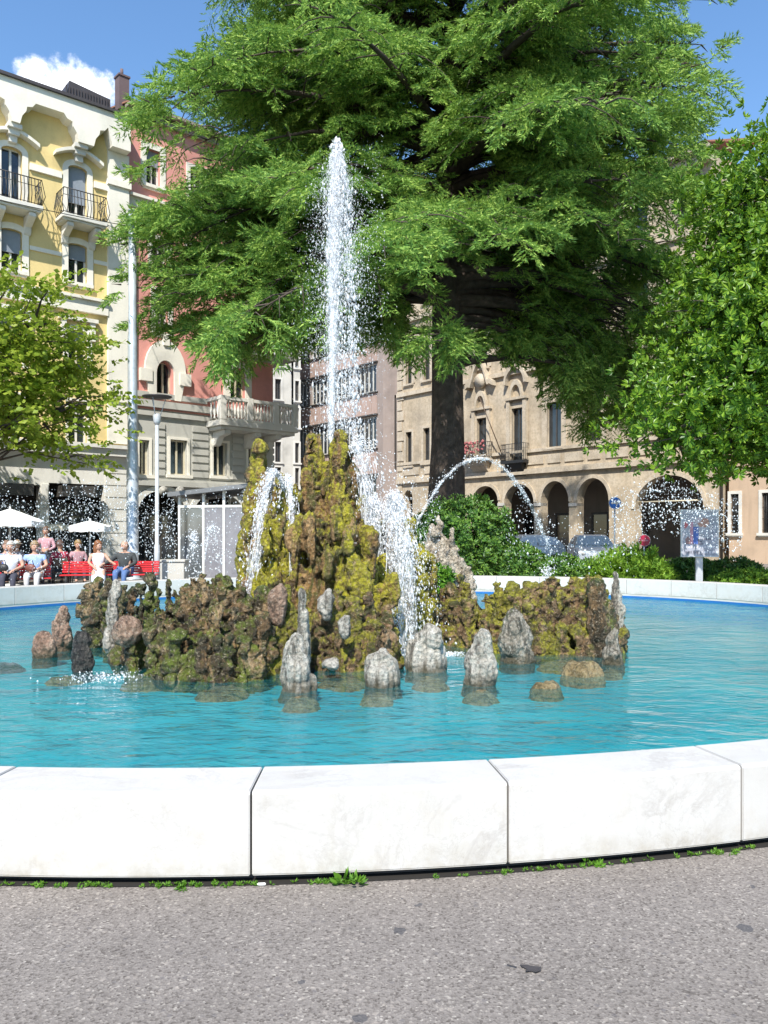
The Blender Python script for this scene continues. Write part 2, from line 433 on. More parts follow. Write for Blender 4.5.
M['cedar'] = leaf_mat('cedar_needles', [(.06,.15,.036), (.18,.33,.06), (.39,.53,.11)], .6, .30, .25, (.32,.52,.08))
M['magnolia'] = leaf_mat('magnolia_leaves', [(.035,.105,.012), (.115,.24,.02), (.26,.40,.035)], .4, .32, .4, (.28,.46,.02))
M['lime_leaf'] = leaf_mat('light_green_leaves', [(.13,.21,.02), (.24,.33,.03), (.38,.44,.06)], .5, .45, .35, (.30,.42,.04))
M['laurel'] = leaf_mat('dark_shrub_leaves', [(.025,.08,.016), (.065,.16,.025), (.17,.29,.04)], .4, .2, .45)
M['juniper'] = leaf_mat('light_conifer_leaves', [(.08,.19,.018), (.17,.31,.028), (.27,.42,.045)], .55, .3, .3)
M['weed'] = leaf_mat('weed_leaves', [(.06,.16,.015), (.10,.24,.02), (.16,.32,.03)], .5, .35, .35)

def veil_mat():
    """thin torn sheet of falling water: white where it froths, clear between"""
    t = NT('water_veil'); v = t.coord(scale=(1, 1, .16))
    a = t.noise(v, 22, 6, .75, .4); b = t.noise(t.coord(), 5, 4, .6)
    k = t.math('ADD', t.math('MULTIPLY', a, .75), t.math('MULTIPLY', b, .25))
    p = t.pbr((.92,.93,.93), .3, spec=.5); tr = t.n('ShaderNodeBsdfTransparent')
    m = t.n('ShaderNodeMixShader'); t.l(t.ramp(k, [(.45, .03), (.54, .12), (.63, .48)]), m.inputs[0])
    t.l(tr.outputs[0], m.inputs[1]); t.l(p, m.inputs[2])
    return t.done(m.outputs[0])
M['veil'] = veil_mat()
# ------------------------------------------------------------------ camera, sky, sun
cam = bpy.data.objects.new('camera', bpy.data.cameras.new('camera')); COL.objects.link(cam)
cam.location = (0, 0, EYE); cam.rotation_euler = (R(90), 0, 0)
cam.data.sensor_fit = 'VERTICAL'; cam.data.sensor_height = 36.0; cam.data.sensor_width = 27.0
cam.data.lens = FPX/1024*36.0
cam.data.shift_y = (HY-512)/1024
cam.data.clip_start = .05; cam.data.clip_end = 4000
SC.camera = cam

SUN_TO = Vector((-.125, -.645, .755)).normalized()
sun = bpy.data.objects.new('sun', bpy.data.lights.new('sun', 'SUN')); COL.objects.link(sun)
sun.data.energy = 4.6; sun.data.angle = R(.55); sun.data.color = (1.0, .955, .88)
sun.rotation_euler = SUN_TO.to_track_quat('Z', 'Y').to_euler()
world = bpy.data.worlds.new('World'); SC.world = world; world.use_nodes = True
wt = world.node_tree; wt.nodes.clear()
sky = wt.nodes.new('ShaderNodeTexSky'); sky.sky_type = 'NISHITA'; sky.sun_disc = False
sky.sun_elevation = math.asin(SUN_TO.z); sky.sun_rotation = math.atan2(SUN_TO.x, SUN_TO.y)
sky.air_density = 1.1; sky.dust_density = .25; sky.ozone_density = 3.0
bg = wt.nodes.new('ShaderNodeBackground'); bg.inputs['Strength'].default_value = .148
wo = wt.nodes.new('ShaderNodeOutputWorld')
# one small cumulus low over the roofs and a few others round the horizon, by direction
tc = wt.nodes.new('ShaderNodeTexCoord')
def wn(typ, **k):
    n = wt.nodes.new(typ)
    for a, b in k.items(): setattr(n, a, b)
    return n
def wmath(op, a, b):
    n = wn('ShaderNodeMath', operation=op)
    for s, x in ((0, a), (1, b)):
        if isinstance(x, (int, float)): n.inputs[s].default_value = x
        else: wt.links.new(x, n.inputs[s])
    return n.outputs[0]
def cloud(px, py, wr, hr):
    d = Vector(((px-HX)/FPX, 1, (HY-py)/FPX)).normalized()
    sub = wn('ShaderNodeVectorMath', operation='SUBTRACT'); wt.links.new(tc.outputs['Generated'], sub.inputs[0]); sub.inputs[1].default_value = d
    m = wn('ShaderNodeMapping'); wt.links.new(sub.outputs[0], m.inputs['Vector']); m.inputs['Scale'].default_value = (1/wr, 1/wr, 1/hr)
    ln = wn('ShaderNodeVectorMath', operation='LENGTH'); wt.links.new(m.outputs[0], ln.inputs[0])
    nz = wn('ShaderNodeTexNoise'); wt.links.new(tc.outputs['Generated'], nz.inputs['Vector']); nz.inputs['Scale'].default_value = 26; nz.inputs['Detail'].default_value = 8; nz.inputs['Roughness'].default_value = .62
    f = wmath('ADD', wmath('SUBTRACT', 1.0, ln.outputs['Value']), wmath('MULTIPLY', wmath('SUBTRACT', nz.outputs['Fac'], .5), 2.4))
    r = wn('ShaderNodeMapRange'); wt.links.new(f, r.inputs[0]); r.inputs[1].default_value = .05; r.inputs[2].default_value = .75
    r.interpolation_type = 'SMOOTHSTEP'
    return r.outputs[0]
c1 = cloud(72, 90, .056, .026); c2 = cloud(-260, 140, .2, .06); c3 = cloud(1250, 200, .22, .05)
cm = wmath('MAXIMUM', wmath('MAXIMUM', c1, c2), c3)
mx = wn('ShaderNodeMix', data_type='RGBA'); wt.links.new(cm, mx.inputs[0])
hsv = wn('ShaderNodeHueSaturation'); hsv.inputs['Saturation'].default_value = 1.12; wt.links.new(sky.outputs[0], hsv.inputs['Color'])
wt.links.new(hsv.outputs[0], mx.inputs[6]); mx.inputs[7].default_value = (8.6, 8.7, 9.0, 1)
wt.links.new(mx.outputs[2], bg.inputs[0]); wt.links.new(bg.outputs[0], wo.inputs[0])
SC.view_settings.view_transform = 'Standard'; SC.view_settings.look = 'None'
SC.view_settings.exposure = .72; SC.view_settings.gamma = 1.0
SC.view_settings.use_curve_mapping = False
SC.cycles.max_bounces = 8; SC.cycles.transparent_max_bounces = 24
SC.cycles.use_denoising = True

# ------------------------------------------------------------------ basin outline (an oval)
BC = Vector((-.146, 12.674)); BA, BB, BT = 8.554, 9.616, -.99386
def oval(t, off=0.0):
    x = (BA+off)*math.cos(t); y = (BB+off)*math.sin(t)
    c, s = math.cos(BT), math.sin(BT)
    return Vector((BC.x + x*c - y*s, BC.y + x*s + y*c))
NSEG = 360
def ring_pts(off, n=NSEG): return [oval(2*PI*i/n, off) for i in range(n)]

def ring_sheet(offs_z, name, mat, n=NSEG):
    vs = []; fs = []
    for off, z in offs_z:
        vs += [(p.x, p.y, z) for p in ring_pts(off, n)]
    for j in range(len(offs_z)-1):
        for i in range(n):
            fs.append((j*n+i, j*n+(i+1) % n, (j+1)*n+(i+1) % n, (j+1)*n+i))
    mb = MB(); mb.add(vs, fs)
    return mb.build(name, mat)
g = ring_sheet([(.30, 0), (.6, 0), (1.2, 0), (2.5, 0), (5, 0), (9, 0), (18, 0), (40, 0), (90, 0), (300, 0), (1600, 0)], 'ground', M['asphalt'])
tag(g, 'grey worn asphalt square with pale and dark grit', kind='structure')
M['joint'] = flat('dark_joint_and_shade', (.018,.015,.011), .95)  # mortar and soil colour; its near-black also paints the shade under the rim
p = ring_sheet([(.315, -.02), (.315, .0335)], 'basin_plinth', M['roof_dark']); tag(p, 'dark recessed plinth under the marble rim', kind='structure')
fl = MB(); rp = ring_pts(0.02, 180)
fl.add([(BC.x, BC.y, -.19)] + [(q.x, q.y, -.175) for q in rp], [(0, 1+i, 1+(i+1) % 180) for i in range(180)])
tag(fl.build('pool_floor', M['pool']), 'turquoise painted floor under the water', kind='structure')
wv = MB(); wv.add([(q.x, q.y, WATER_Z) for q in ring_pts(.004, 180)], [tuple(range(180))])
wo2 = wv.build('water', M['water'])
if wo2.data.polygons[0].normal.z < 0: wo2.data.flip_normals()
tag(wo2, 'clear turquoise water of the fountain pool', kind='structure')
tag(ring_sheet([(.012, -.56), (.012, -.065)], 'pool_wall', M['pool']), 'turquoise painted pool wall under water', kind='structure')
tag(ring_sheet([(.010, -.066), (.010, -.012)], 'waterline_stripe', M['stripe']), 'blue painted band along the waterline', kind='structure')
tag(ring_sheet([(.009, -.0115), (.009, .0335)], 'pool_wall_top', M['concrete']), 'pale pool wall above the blue band', kind='structure')

tag(ring_sheet([(.03, .05), (.03, .380), (.345, .380), (.345, .05)], 'rim_bedding', M['joint']), 'dark mortar core inside the marble rim', kind='structure')
tag(ring_sheet([(.30, .004), (.388, .004)], 'shade_soil_strip', M['joint']), 'soil strip at the foot of the rim, painted black for the shade there', kind='structure')  # soil in the gap, with the overhang's shade painted into its colour
# marble rim: every block a thing. joints are placed by arc length round the oval
NN = 7200
tt = [2*PI*i/NN for i in range(NN)]
op = [oval(t, .375) for t in tt]
def tnear(x, y): return min(range(NN), key=lambda i: (op[i].x-x)**2 + (op[i].y-y)**2)
i0 = tnear(-.576, 3.44); i1 = tnear(.557, 3.548); i2 = tnear(1.703, 3.838)
sgn = 1 if ((i1-i0) % NN) < NN/2 else -1
def walk(i, d, s):
    acc = 0
    while acc < d:
        j = (i+s) % NN; acc += (op[j]-op[i]).length; i = j
    return i
iL = walk(i0, 1.215, -sgn)
joints = [iL, i0, i1, i2]
acc0 = sum((op[(k+1) % NN]-op[k]).length for k in range(NN))
nblk = round(acc0/1.16)
rest = (i0 - i2)*sgn % NN
arc = 0; k = i2
while k != iL: j = (k+sgn) % NN; arc += (op[j]-op[k]).length; k = j
nrest = round(arc/1.155); pitch = arc/nrest
k = i2
for q in range(nrest-1):
    k = walk(k, pitch, sgn); joints.append(k)
def rim_block(ia, ib, label):
    d = ((ib-ia)*sgn) % NN
    ta, span = tt[ia], sgn*2*PI*d/NN
    gap = .0045/(d*acc0/NN)          # open joint
    n = 8
    prof = [(.0, .034), (.0, .392), (.008, .40), (.356, .40), (.368, .397), (.375, .385), (.375, .040), (.369, .034)]
    jit = rng.normal(0, .0015, 2)
    vs = []; fs = []; mid = oval(ta+span*.5, .19)
    for i in range(n+1):
        f = gap + (1-2*gap)*i/n
        for off, z in prof:
            pnt = oval(ta+span*f, off)
            vs.append((pnt.x-mid.x, pnt.y-mid.y, z + jit[0]))
    m = len(prof)
    for i in range(n):
        for q in range(m):
            fs.append((i*m+q, i*m+(q+1) % m, (i+1)*m+(q+1) % m, (i+1)*m+q))
    fs.append(tuple(range(m))); fs.append(tuple(n*m+q for q in range(m-1, -1, -1)))
    b = MB(); b.add(vs, fs)
    o = b.build('rim_block', M['marble'], None, (mid.x, mid.y, 0), bevel=.004)
    return tag(o, label, 'stone block', 'white marble blocks of the basin rim')
ORD = ['first','second','third','fourth','fifth','sixth','seventh','eighth','ninth','tenth','eleventh','twelfth','thirteenth','fourteenth','fifteenth','sixteenth','seventeenth','eighteenth','nineteenth','twentieth','twenty-first','twenty-second','twenty-third','twenty-fourth','twenty-fifth','twenty-sixth','twenty-seventh','twenty-eighth']
nj = len(joints); blocks = []
for q in range(nj):
    a_, b_ = joints[q], joints[(q+1) % nj]
    d = ((b_-a_)*sgn) % NN
    c_ = op[int(a_ + sgn*d/2) % NN]
    blocks.append((a_, b_, c_, HX + c_.x/max(c_.y, .1)*FPX))
nearb = [b for b in blocks if b[2].y < 5.2 and -420 < b[3] < 1250]
nearb.sort(key=lambda b: b[3])
farb = [b for b in blocks if b[2].y >= 12.5 and -300 < b[3] < 1100]
farb.sort(key=lambda b: b[3])
sideb = [b for b in blocks if b not in nearb and b not in farb and b[2].y > 2]
vis_near = [b for b in nearb if 0 < b[3] < 800]
for b in nearb:
    cpx = b[3]
    if abs(cpx-384) < 60: lab = 'white marble block at the front, the long one wholly in view above the weed tuft'
    elif abs(cpx-110) < 90: lab = 'near white marble block at the lower left, moss strip along its foot'
    elif abs(cpx-620) < 80: lab = 'near white marble block with the grey veins, right of centre'
    elif 700 < cpx < 900: lab = 'near white marble block cut by the right edge of the picture'
    elif cpx < 0 and cpx > -200: lab = 'near white marble block cut by the left edge of the picture'
    else: lab = 'near white marble rim block beyond the side of the picture'
    rim_block(b[0], b[1], lab)
inv = [b for b in farb if -15 < b[3] < 783]
for b in farb:
    if b in inv: lab = 'white marble block on the far rim, the %s counted from the left' % ORD[inv.index(b)]
    else: lab = 'white marble block of the far rim beyond the side of the picture'
    rim_block(b[0], b[1], lab)
for b in sideb: rim_block(b[0], b[1], 'white marble block along the side of the basin')

# ------------------------------------------------------------------ facades
class Facade:
    """a vertical plane through the survey point (px, Y); local x along it, y into the building"""
    def __init__(self, px, Y, dx, dy):
        self.o = Vector(((px-HX)/FPX*Y, Y)); d = Vector((dx, dy)).normalized(); self.d = d
        self.ang = math.atan2(d.y, d.x)
    def u(self, px):
        s = (px-HX)/FPX
        return (s*self.o.y - self.o.x)/(self.d.x - s*self.d.y)
    def z(self, px, py):
        return EYE + (HY-py)/FPX*(self.o.y + self.u(px)*self.d.y)
    def root(self, name, label, cat, group=None):
        return empty(name, (self.o.x, self.o.y, 0), self.ang, label, cat, group)

def arc_pts(u0, u1, vs, v1, n=12):
    """from (u0,vs) over the crown to (u1,vs)"""
    c = (u0+u1)/2; a = (u1-u0)/2; b = v1-vs
    return [(c - a*math.cos(PI*i/n), vs + b*math.sin(PI*i/n)) for i in range(n+1)]

def wall_mesh(mb, U0, U1, V0, V1, holes, depth=.3):
    """front sheet with true openings and reveals. hole: (u0,u1,v0,v1,rise,depth)"""
    hs = [(h[0], h[1], max(h[2], V0), min(h[3], V1)) + tuple(h[4:]) for h in holes]
    us = sorted({U0, U1, *[h[0] for h in hs], *[h[1] for h in hs]}); us = [u for u in us if U0-1e-6 <= u <= U1+1e-6]
    vs = sorted({V0, V1, *[h[2] for h in hs], *[h[3] for h in hs]}); vs = [v for v in vs if V0-1e-6 <= v <= V1+1e-6]
    for i in range(len(us)-1):
        for j in range(len(vs)-1):
            cu, cv = (us[i]+us[i+1])/2, (vs[j]+vs[j+1])/2
            if any(h[0] < cu < h[1] and h[2] < cv < h[3] for h in hs): continue
            mb.add([(us[i],0,vs[j]),(us[i+1],0,vs[j]),(us[i+1],0,vs[j+1]),(us[i],0,vs[j+1])], [(0,1,2,3)])
    for h in hs:
        u0, u1, v0, v1 = h[:4]; rise = h[4] if len(h) > 4 else 0; d = h[5] if len(h) > 5 else depth
        if rise > 0:
            ap = arc_pts(u0, u1, v1-rise, v1)
            n = len(ap)-1; m = n//2
            for i in range(m):
                mb.add([(u0,0,v1),(ap[i][0],0,ap[i][1]),(ap[i+1][0],0,ap[i+1][1])], [(0,1,2)])
            for i in range(m, n):
                mb.add([(u1,0,v1),(ap[i][0],0,ap[i][1]),(ap[i+1][0],0,ap[i+1][1])], [(0,1,2)])
            out = [(u0, v0)] + ap + [(u1, v0)]
        else:
            out = [(u0,v0),(u0,v1),(u1,v1),(u1,v0)]
        for i in range(len(out)-1):
            a, b = out[i], out[i+1]
            mb.add([(a[0],0,a[1]),(b[0],0,b[1]),(b[0],d,b[1]),(a[0],d,a[1])], [(0,1,2,3)])
        if v0 > V0+1e-3:
            mb.add([(u0,0,v0),(u1,0,v0),(u1,d,v0),(u0,d,v0)], [(0,1,2,3)])

def window(root, u0, u1, v0, v1, depth=.2, rise=0.0, frame=None, blind=0.0, sill=True, surround=None, sw=.16, mull=1, trans=0.0, fw=.07, name='window', proud=.05, sillmat=None):
    frame = frame or M['frame_white']
    w = MB(); d0, d1 = depth, depth+.06
    vt = v1-rise*.0
    w.box(u0, u0+fw, d0, d1, v0, v1); w.box(u1-fw, u1, d0, d1, v0, v1)
    w.box(u0+fw, u1-fw, d0, d1, v0, v0+fw); w.box(u0+fw, u1-fw, d0, d1, v1-fw, v1)
    for k in range(mull):
        c = u0 + (u1-u0)*(k+1)/(mull+1)
        w.box(c-fw*.6, c+fw*.6, d0-.004, d1, v0+fw, v1-fw)
    if trans: w.box(u0+fw, u1-fw, d0+.004, d1, v0+(v1-v0)*trans-fw*.5, v0+(v1-v0)*trans+fw*.5)
    wo_ = w.build(name, frame, root)
    g_ = MB(); g_.box(u0, u1, d1-.012, d1+.03, v0, v1); g_.build('pane', M['glass'], wo_)
    if blind:
        b = MB(); b.box(u0+.02, u1-.02, d0-.05, d0-.02, v1-(v1-v0)*blind, v1-.01)
        b.box(u0+.02, u1-.02, d0-.065, d0-.01, v1-(v1-v0)*blind-.05, v1-(v1-v0)*blind-.001)
        b.build('roller_blind', M['blind'], wo_)
    if surround is not None:
        s = MB()
        if rise > 0:
            inn = [(u0, v0)] + arc_pts(u0, u1, v1-rise, v1) + [(u1, v0)]
            ou = [(u0-sw, v0)] + arc_pts(u0-sw, u1+sw, v1-rise, v1+sw) + [(u1+sw, v0)]
        else:
            inn = [(u0, v0), (u0, v1), (u1, v1), (u1, v0)]; ou = [(u0-sw, v0), (u0-sw, v1+sw), (u1+sw, v1+sw), (u1+sw, v0)]
        for i in range(len(inn)-1):
            a, b, c, d = inn[i], inn[i+1], ou[i+1], ou[i]
            for y in (-proud,):
                s.add([(a[0],y,a[1]),(b[0],y,b[1]),(c[0],y,c[1]),(d[0],y,d[1]),(a[0],.05,a[1]),(b[0],.05,b[1]),(c[0],.0,c[1]),(d[0],.0,d[1])],
                      [(0,1,2,3),(0,4,5,1),(2,6,7,3)])
        s.box(u0-sw, u0, -proud-.01, .0, v0, v0+.03); s.box(u1, u1+sw, -proud-.01, .0, v0, v0+.03)
        s.build('surround', surround, wo_)
    if sill:
        s = MB(); s.box(u0-.22, u1+.22, -.16, depth-.002, v0-.14, v0-.001); s.box(u0-.16, u1+.16, -.09, -.001, v0-.22, v0-.141)
        s.build('sill', sillmat or surround or M['white_stone'], wo_)
    return wo_

def iron_railing(mb, u0, u1, z0, h, dep, bow=.0):
    """bar railing round three sides of a balcony at depth dep out from the wall"""
    n = max(4, int((u1-u0)/.13))
    pts = []
    for side, cnt in ((0, int(dep/.15)), (1, n), (2, int(dep/.15))):
        for i in range(cnt+1):
            f = i/max(cnt, 1)
            if side == 0: p = (u0, -dep*f)
            elif side == 1: p = (u0+(u1-u0)*f, -dep)
            else: p = (u1, -dep*(1-f))
            pts.append(p)
    for p in pts:
        dx = -.10*bow if abs(p[0]-u0) < 1e-6 else (.10*bow if abs(p[0]-u1) < 1e-6 else 0)
        dy = -.12*bow if abs(p[1]+dep) < 1e-6 else 0
        mb.tube([(p[0], p[1], z0), (p[0]+dx, p[1]+dy, z0+h*.35), (p[0], p[1], z0+h)], .016, 5)
    for zz in (z0+.06, z0+h*.72, z0+h):
        mb.tube([(u0, 0, zz), (u0, -dep, zz), (u1, -dep, zz), (u1, 0, zz)], .022 if zz > z0+h*.9 else .014, 5)

def building_shell(root, U0, U1, H, D, mat, roof=M['roof_dark'], back_from=.0):
    """sides, back and flat roof behind a front sheet"""
    b = MB()
    b.add([(U0,0,0),(U0,D,0),(U0,D,H),(U0,0,H)], [(0,1,2,3)])
    b.add([(U1,0,0),(U1,D,0),(U1,D,H),(U1,0,H)], [(3,2,1,0)])
    b.add([(U0,D,0),(U1,D,0),(U1,D,H),(U0,D,H)], [(0,1,2,3)])
    b.build('side_wall', mat, root)
    r = MB(); r.box(U0, U1, .02, D, H-.02, H+.12); r.build('roof', roof, root)

def arcade_room(root, U0, U1, H, d0, d1, mat, name='arcade_recess'):
    """the covered passage behind ground floor openings"""
    b = MB()
    b.add([(U0,d1,0),(U1,d1,0),(U1,d1,H),(U0,d1,H)], [(0,1,2,3)])
    b.add([(U0,d0,H),(U1,d0,H),(U1,d1,H),(U0,d1,H)], [(0,1,2,3)])
    b.add([(U0,d0,0),(U0,d1,0),(U0,d1,H),(U0,d0,H)], [(0,1,2,3)])
    b.add([(U1,d0,0),(U1,d1,0),(U1,d1,H),(U1,d0,H)], [(0,1,2,3)])
    return b.build(name, mat, root)

# ---------------------------------------------------- yellow corner building, left
FY = Facade(127, 34, 1.2, 1.0)
yb = FY.root('yellow_building', 'yellow plastered palace block with iron balconies and scalloped white parapet', 'building')
u, z = FY.u, FY.z
UL = u(0) - 9.5; UR = u(127)
uw = (u(68), u(87)); pit = (u(68)+u(87))/2 - (u(1)+u(22))/2
wy = uw[1]-uw[0]; cR = (uw[0]+uw[1])/2
cents = [cR - pit*k for k in range(4)]
Ztop = z(100, 116); Zpar = z(100, 149)
v_top = (z(77, 213), z(77, 166)); v_2 = (z(77, 283), z(77, 244)); v_3 = (z(77, 375), z(77, 330)); v_4 = (z(77, 443), z(77, 401))
Zc = z(100, 450)      # shop cornice
holes = []
for c in cents:
    for (a, b), rise in ((v_top, .18), (v_2, .1), (v_3, .1), (v_4, 0)):
        holes.append((c-wy/2, c+wy/2, a-(.42 if rise == .18 else 0), b, rise))
# ground floor openings
go = [(u(49), u(104), 0, z(80, 484), .0, .5)]
go.append((u(-22), u(40), 0, z(10, 484), 0, .5)); go.append((UL+1, u(-32), 0, z(10, 484), 0, .5))
wl = MB(); wall_mesh(wl, UL, UR, Zc, Ztop-.3, holes, .28); wl.build('wall', M['yellow'], yb)
wl = MB(); wall_mesh(wl, UL, UR, 0, Zc, go, .5); wl.build('shop_front', M['white_stone'], yb)
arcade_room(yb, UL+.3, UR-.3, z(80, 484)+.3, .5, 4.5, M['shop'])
building_shell(yb, UL, UR, Ztop-.3, 13, M['cream'])
for k, c in enumerate(cents):
    a0, a1 = c-wy/2, c+wy/2
    window(yb, a0, a1, v_top[0]-.42, v_top[1], rise=.18, surround=M['cream'], sw=.22, sill=False, blind=.0 if k else .62, mull=1)
    window(yb, a0, a1, *v_2, rise=.1, surround=M['cream'], sw=.24, blind=(.36, .52, .3, .4)[k])
    window(yb, a0, a1, *v_3, rise=.1, surround=M['cream'], sw=.2, sill=False, blind=.2, frame=M['frame_cream'])
    window(yb, a0, a1, *v_4, surround=M['cream'], sw=.1, sill=False, trans=.72)
    # balcony with scroll brackets
    bl, br = c - pit*.35, c + pit*.36
    zb = v_top[0]-.42
    s = MB(); s.box(bl, br, -.95, 0, zb-.20, zb-.02); s.box(bl+.06, br-.06, -.88, -.001, zb-.28, zb-.201)
    bo = s.build('balcony', M['white_stone'], yb, bevel=.02)
    for x in (bl+.35, br-.35):
        q = MB(); q.prism_x([(-.8, zb-.29), (0, zb-.29), (0, zb-1.0), (-.12, zb-.95), (-.2, zb-.7), (-.5, zb-.58), (-.8, zb-.46)], x-.13, x+.13)
        q.build('bracket', M['white_stone'], bo, bevel=.02)
    q = MB(); iron_railing(q, bl+.05, br-.05, zb-.02, 1.0, .88, 1.0); q.build('railing', M['iron'], bo)
    # curved hood over the top window
    q = MB(); hw = pit*.38; zz = z(77, 156)
    top = [(c - hw + 2*hw*i/12, zz + .34*math.sin(PI*i/12) - .12) for i in range(13)]
    q.prism([(c-hw, zz-.26)] + [(p_[0], p_[1]-.13) for p_ in top][1:-1] + [(c+hw, zz-.26)] + top[::-1], -.34, 0)
    q.build('hood_moulding', M['cream'], yb)
    # third floor hood
    q = MB(); q.box(a0-.4, a1+.4, -.22, 0, v_3[1]+.35, v_3[1]+.5); q.box(a0-.3, a0-.1, -.16, 0, v_3[1]-.4, v_3[1]+.348); q.box(a1+.1, a1+.3, -.16, 0, v_3[1]-.4, v_3[1]+.348)
    q.build('window_hood', M['cream'], yb)
# parapet with scalloped foot
edges = [UR]
mid = [(cents[k]+cents[k+1])/2 for k in range(3)]
q = MB(); poly = [(UR+.05, Zpar+.0), (UR+.05, Ztop), (UL, Ztop), (UL, Zpar)]
sc = []
centers_s = [cR + pit*.62] + mid + [mid[-1]-pit]
lo = Zpar-.25; hi = lo + .95
xs = []
for cc in sorted(centers_s):
    for f, zz in ((-.44, lo), (-.41, lo+.32), (-.35, lo+.55), (-.34, lo+.72), (-.26, lo+.78), (-.21, hi), (.21, hi), (.26, lo+.78), (.34, lo+.72), (.35, lo+.55), (.41, lo+.32), (.44, lo)):
        xs.append((cc+f*pit, zz))
xs = [p_ for p_ in xs if UL+.02 < p_[0] < u(107)]
poly = [(UL, Ztop), (UL, lo)] + xs + [(u(107), lo+.3), (u(107), Zpar), (UR-.08, Zpar), (UR-.08, Ztop)]
q.prism(poly, -.6, .0); q.build('parapet', M['cream'], yb)
q = MB(); q.box(UL-.1, UR-.02, -.72, .3, Ztop+.001, Ztop+.12); q.build('parapet_coping', M['roof_dark'], yb)
for c in [cc + pit*.5 for cc in sorted(centers_s)]:
    if c > u(100): continue
    q = MB(); q.box(c-.26, c+.26, -.5, 0, lo-.16, lo-.002); q.box(c-.2, c+.2, -.36, 0, lo-.38, lo-.162); q.box(c-.15, c+.15, -.22, 0, lo-.62, lo-.382)
    q.build('parapet_bracket', M['white_stone'], yb)
# corner pilaster, string courses
q = MB(); q.box(u(107), UR+.04, -.14, 0, Zc+.3, Zpar-.002)
q.box(u(106), UR+.10, -.24, -.001, z(115, 184)-.15, z(115, 184)+.1); q.box(u(106), UR+.10, -.22, -.001, z(115, 400)-.1, z(115, 400)+.1)
q.build('corner_pilaster', M['cream'], yb)
q = MB()
segs = sorted([c for c in cents])
for zz, hh, dep in ((z(40, 173), .26, .10), (z(40, 252), .16, .06)):
    last = UL
    for c in segs:
        q = MB(); q.box(last, c-wy/2-.27, -dep, 0, zz, zz+hh); q.build('string_course', M['cream'], yb); last = c+wy/2+.27
    q = MB(); q.box(last, u(107)-.002, -dep, 0, zz, zz+hh); q.build('string_course', M['cream'], yb)
q = MB(); q.box(UL, u(107)-.002, -.18, 0, z(40, 305), z(40, 305)+.5); q.box(UL, u(107)-.002, -.3, 0, z(40, 305)+.502, z(40, 305)+.62); q.build('floor_band', M['cream'], yb)
q = MB(); q.box(UL, UR+.1, -.35, 0, Zc-.25, Zc+.05); q.box(UL, UR+.16, -.48, 0, Zc+.052, Zc+.2); q.build('shop_cornice', M['white_stone'], yb)
q = MB()
for k in range(9): q.box(u(105)+.0, UR+.03, -.06, 0, .1+k*.5, .1+k*.5+.45)
q.build('corner_pier', M['white_stone'], yb)
q = MB(); q.box(u(41), u(48), -.05, .3, z(44, 505), z(44, 484)); q.lathe([(.26, 0), (.26, .2), (.19, .25), (.17, z(44, 505)-.2), (.24, z(44, 505)-.15), (.26, z(44, 505)-.002)], 16, ((u(41)+u(48))/2, .2, 0)); q.build('shop_column', M['white_stone'], yb)
# shop glazing and doors inside the recess
for (a, b) in ((u(51), u(102)), (u(-20), u(38))):
    q = MB(); n = 4
    for k in range(n+1):
        x = a+(b-a)*k/n; q.box(x-.05, x+.05, .9, 1.0, 0, z(80, 484)-.8)
    q.box(a, b, .88, 1.02, 2.3, 2.42); q.box(a, b, .88, 1.02, z(80,484)-.9, z(80,484)-.78)
    so = q.build('shop_window', M['frame_dark'], yb)
    q = MB(); q.box(a, b, .96, .98, .02, z(80, 484)-.85); q.build('pane', M['glass'], so)
    q = MB(); q.box(a+.3, b-.3, -.5, .55, z(80, 484)-.55, z(80, 484)-.1); q.build('shop_sign_box', M['frame_dark'], yb)
# metal penthouse on the roof
q = MB(); q.prism([(u(72), Ztop), (u(72)+.3, Ztop+1.7), (u(121), Ztop+1.5), (u(122), Ztop)], 1.2, 5)
for k in range(16):
    x = u(76) + (u(120)-u(76))*k/15; q.box(x-.03, x+.03, 1.15, 1.199, Ztop+.14, Ztop+1.45)
q.build('roof_penthouse', M['roof_dark'], yb)

# ---------------------------------------------------- red building with balustraded balcony
M['chimney'] = plaster('dark_chimney_render', (.13,.09,.09), .2)
FR = Facade(128, 34.4, 1.1, 1.0)
rb = FR.root('red_building', 'pink red plastered house on a grey rusticated base with corner balcony', 'building')
u, z = FR.u, FR.z
UL, UR = u(127)+.02, u(273)
Zb = z(175, 412)        # top of the stone base
Zt = z(135, 112)
H_ = []; def_w = []
def addw(px0, px1, pyt, pyb, rise=0, **k):
    pm = (px0+px1)/2
    h = (u(px0), u(px1), z(pm, pyb), z(pm, pyt), rise)
    H_.append(h); def_w.append((h, k))
cols = [(157, 172), (230, 245)]
addw(157, 172, 362, 400, .55, surround=None, sill=False, frame=M['frame_cream'], mull=1)
addw(155, 168, 293, 333, 0, surround=M['cream'], sw=.22)
addw(152, 167, 240, 270, 0, surround=M['cream'], sw=.2)
addw(146, 160, 150, 186, 0, surround=M['cream'], sw=.25, blind=.4)
addw(230, 245, 368, 403, .3, surround=M['cream'], sw=.35, sill=False, frame=M['frame_cream'])
addw(229, 243, 318, 354, 0, surround=M['cream'], sw=.22, sill=False)
addw(188, 201, 246, 276, 0, surround=M['cream'], sw=.2)
addw(226, 240, 250, 284, 0, surround=M['cream'], sw=.2)
addw(190, 203, 170, 206, 0, surround=M['cream'], sw=.2); addw(228, 241, 186, 222, 0, surround=M['cream'], sw=.2)
wl = MB(); wall_mesh(wl, UL, UR, Zb, Zt, H_, .25); wl.build('wall', M['red'], rb)
for h, k in def_w:
    window(rb, h[0], h[1], h[2], h[3], rise=h[4], **k)
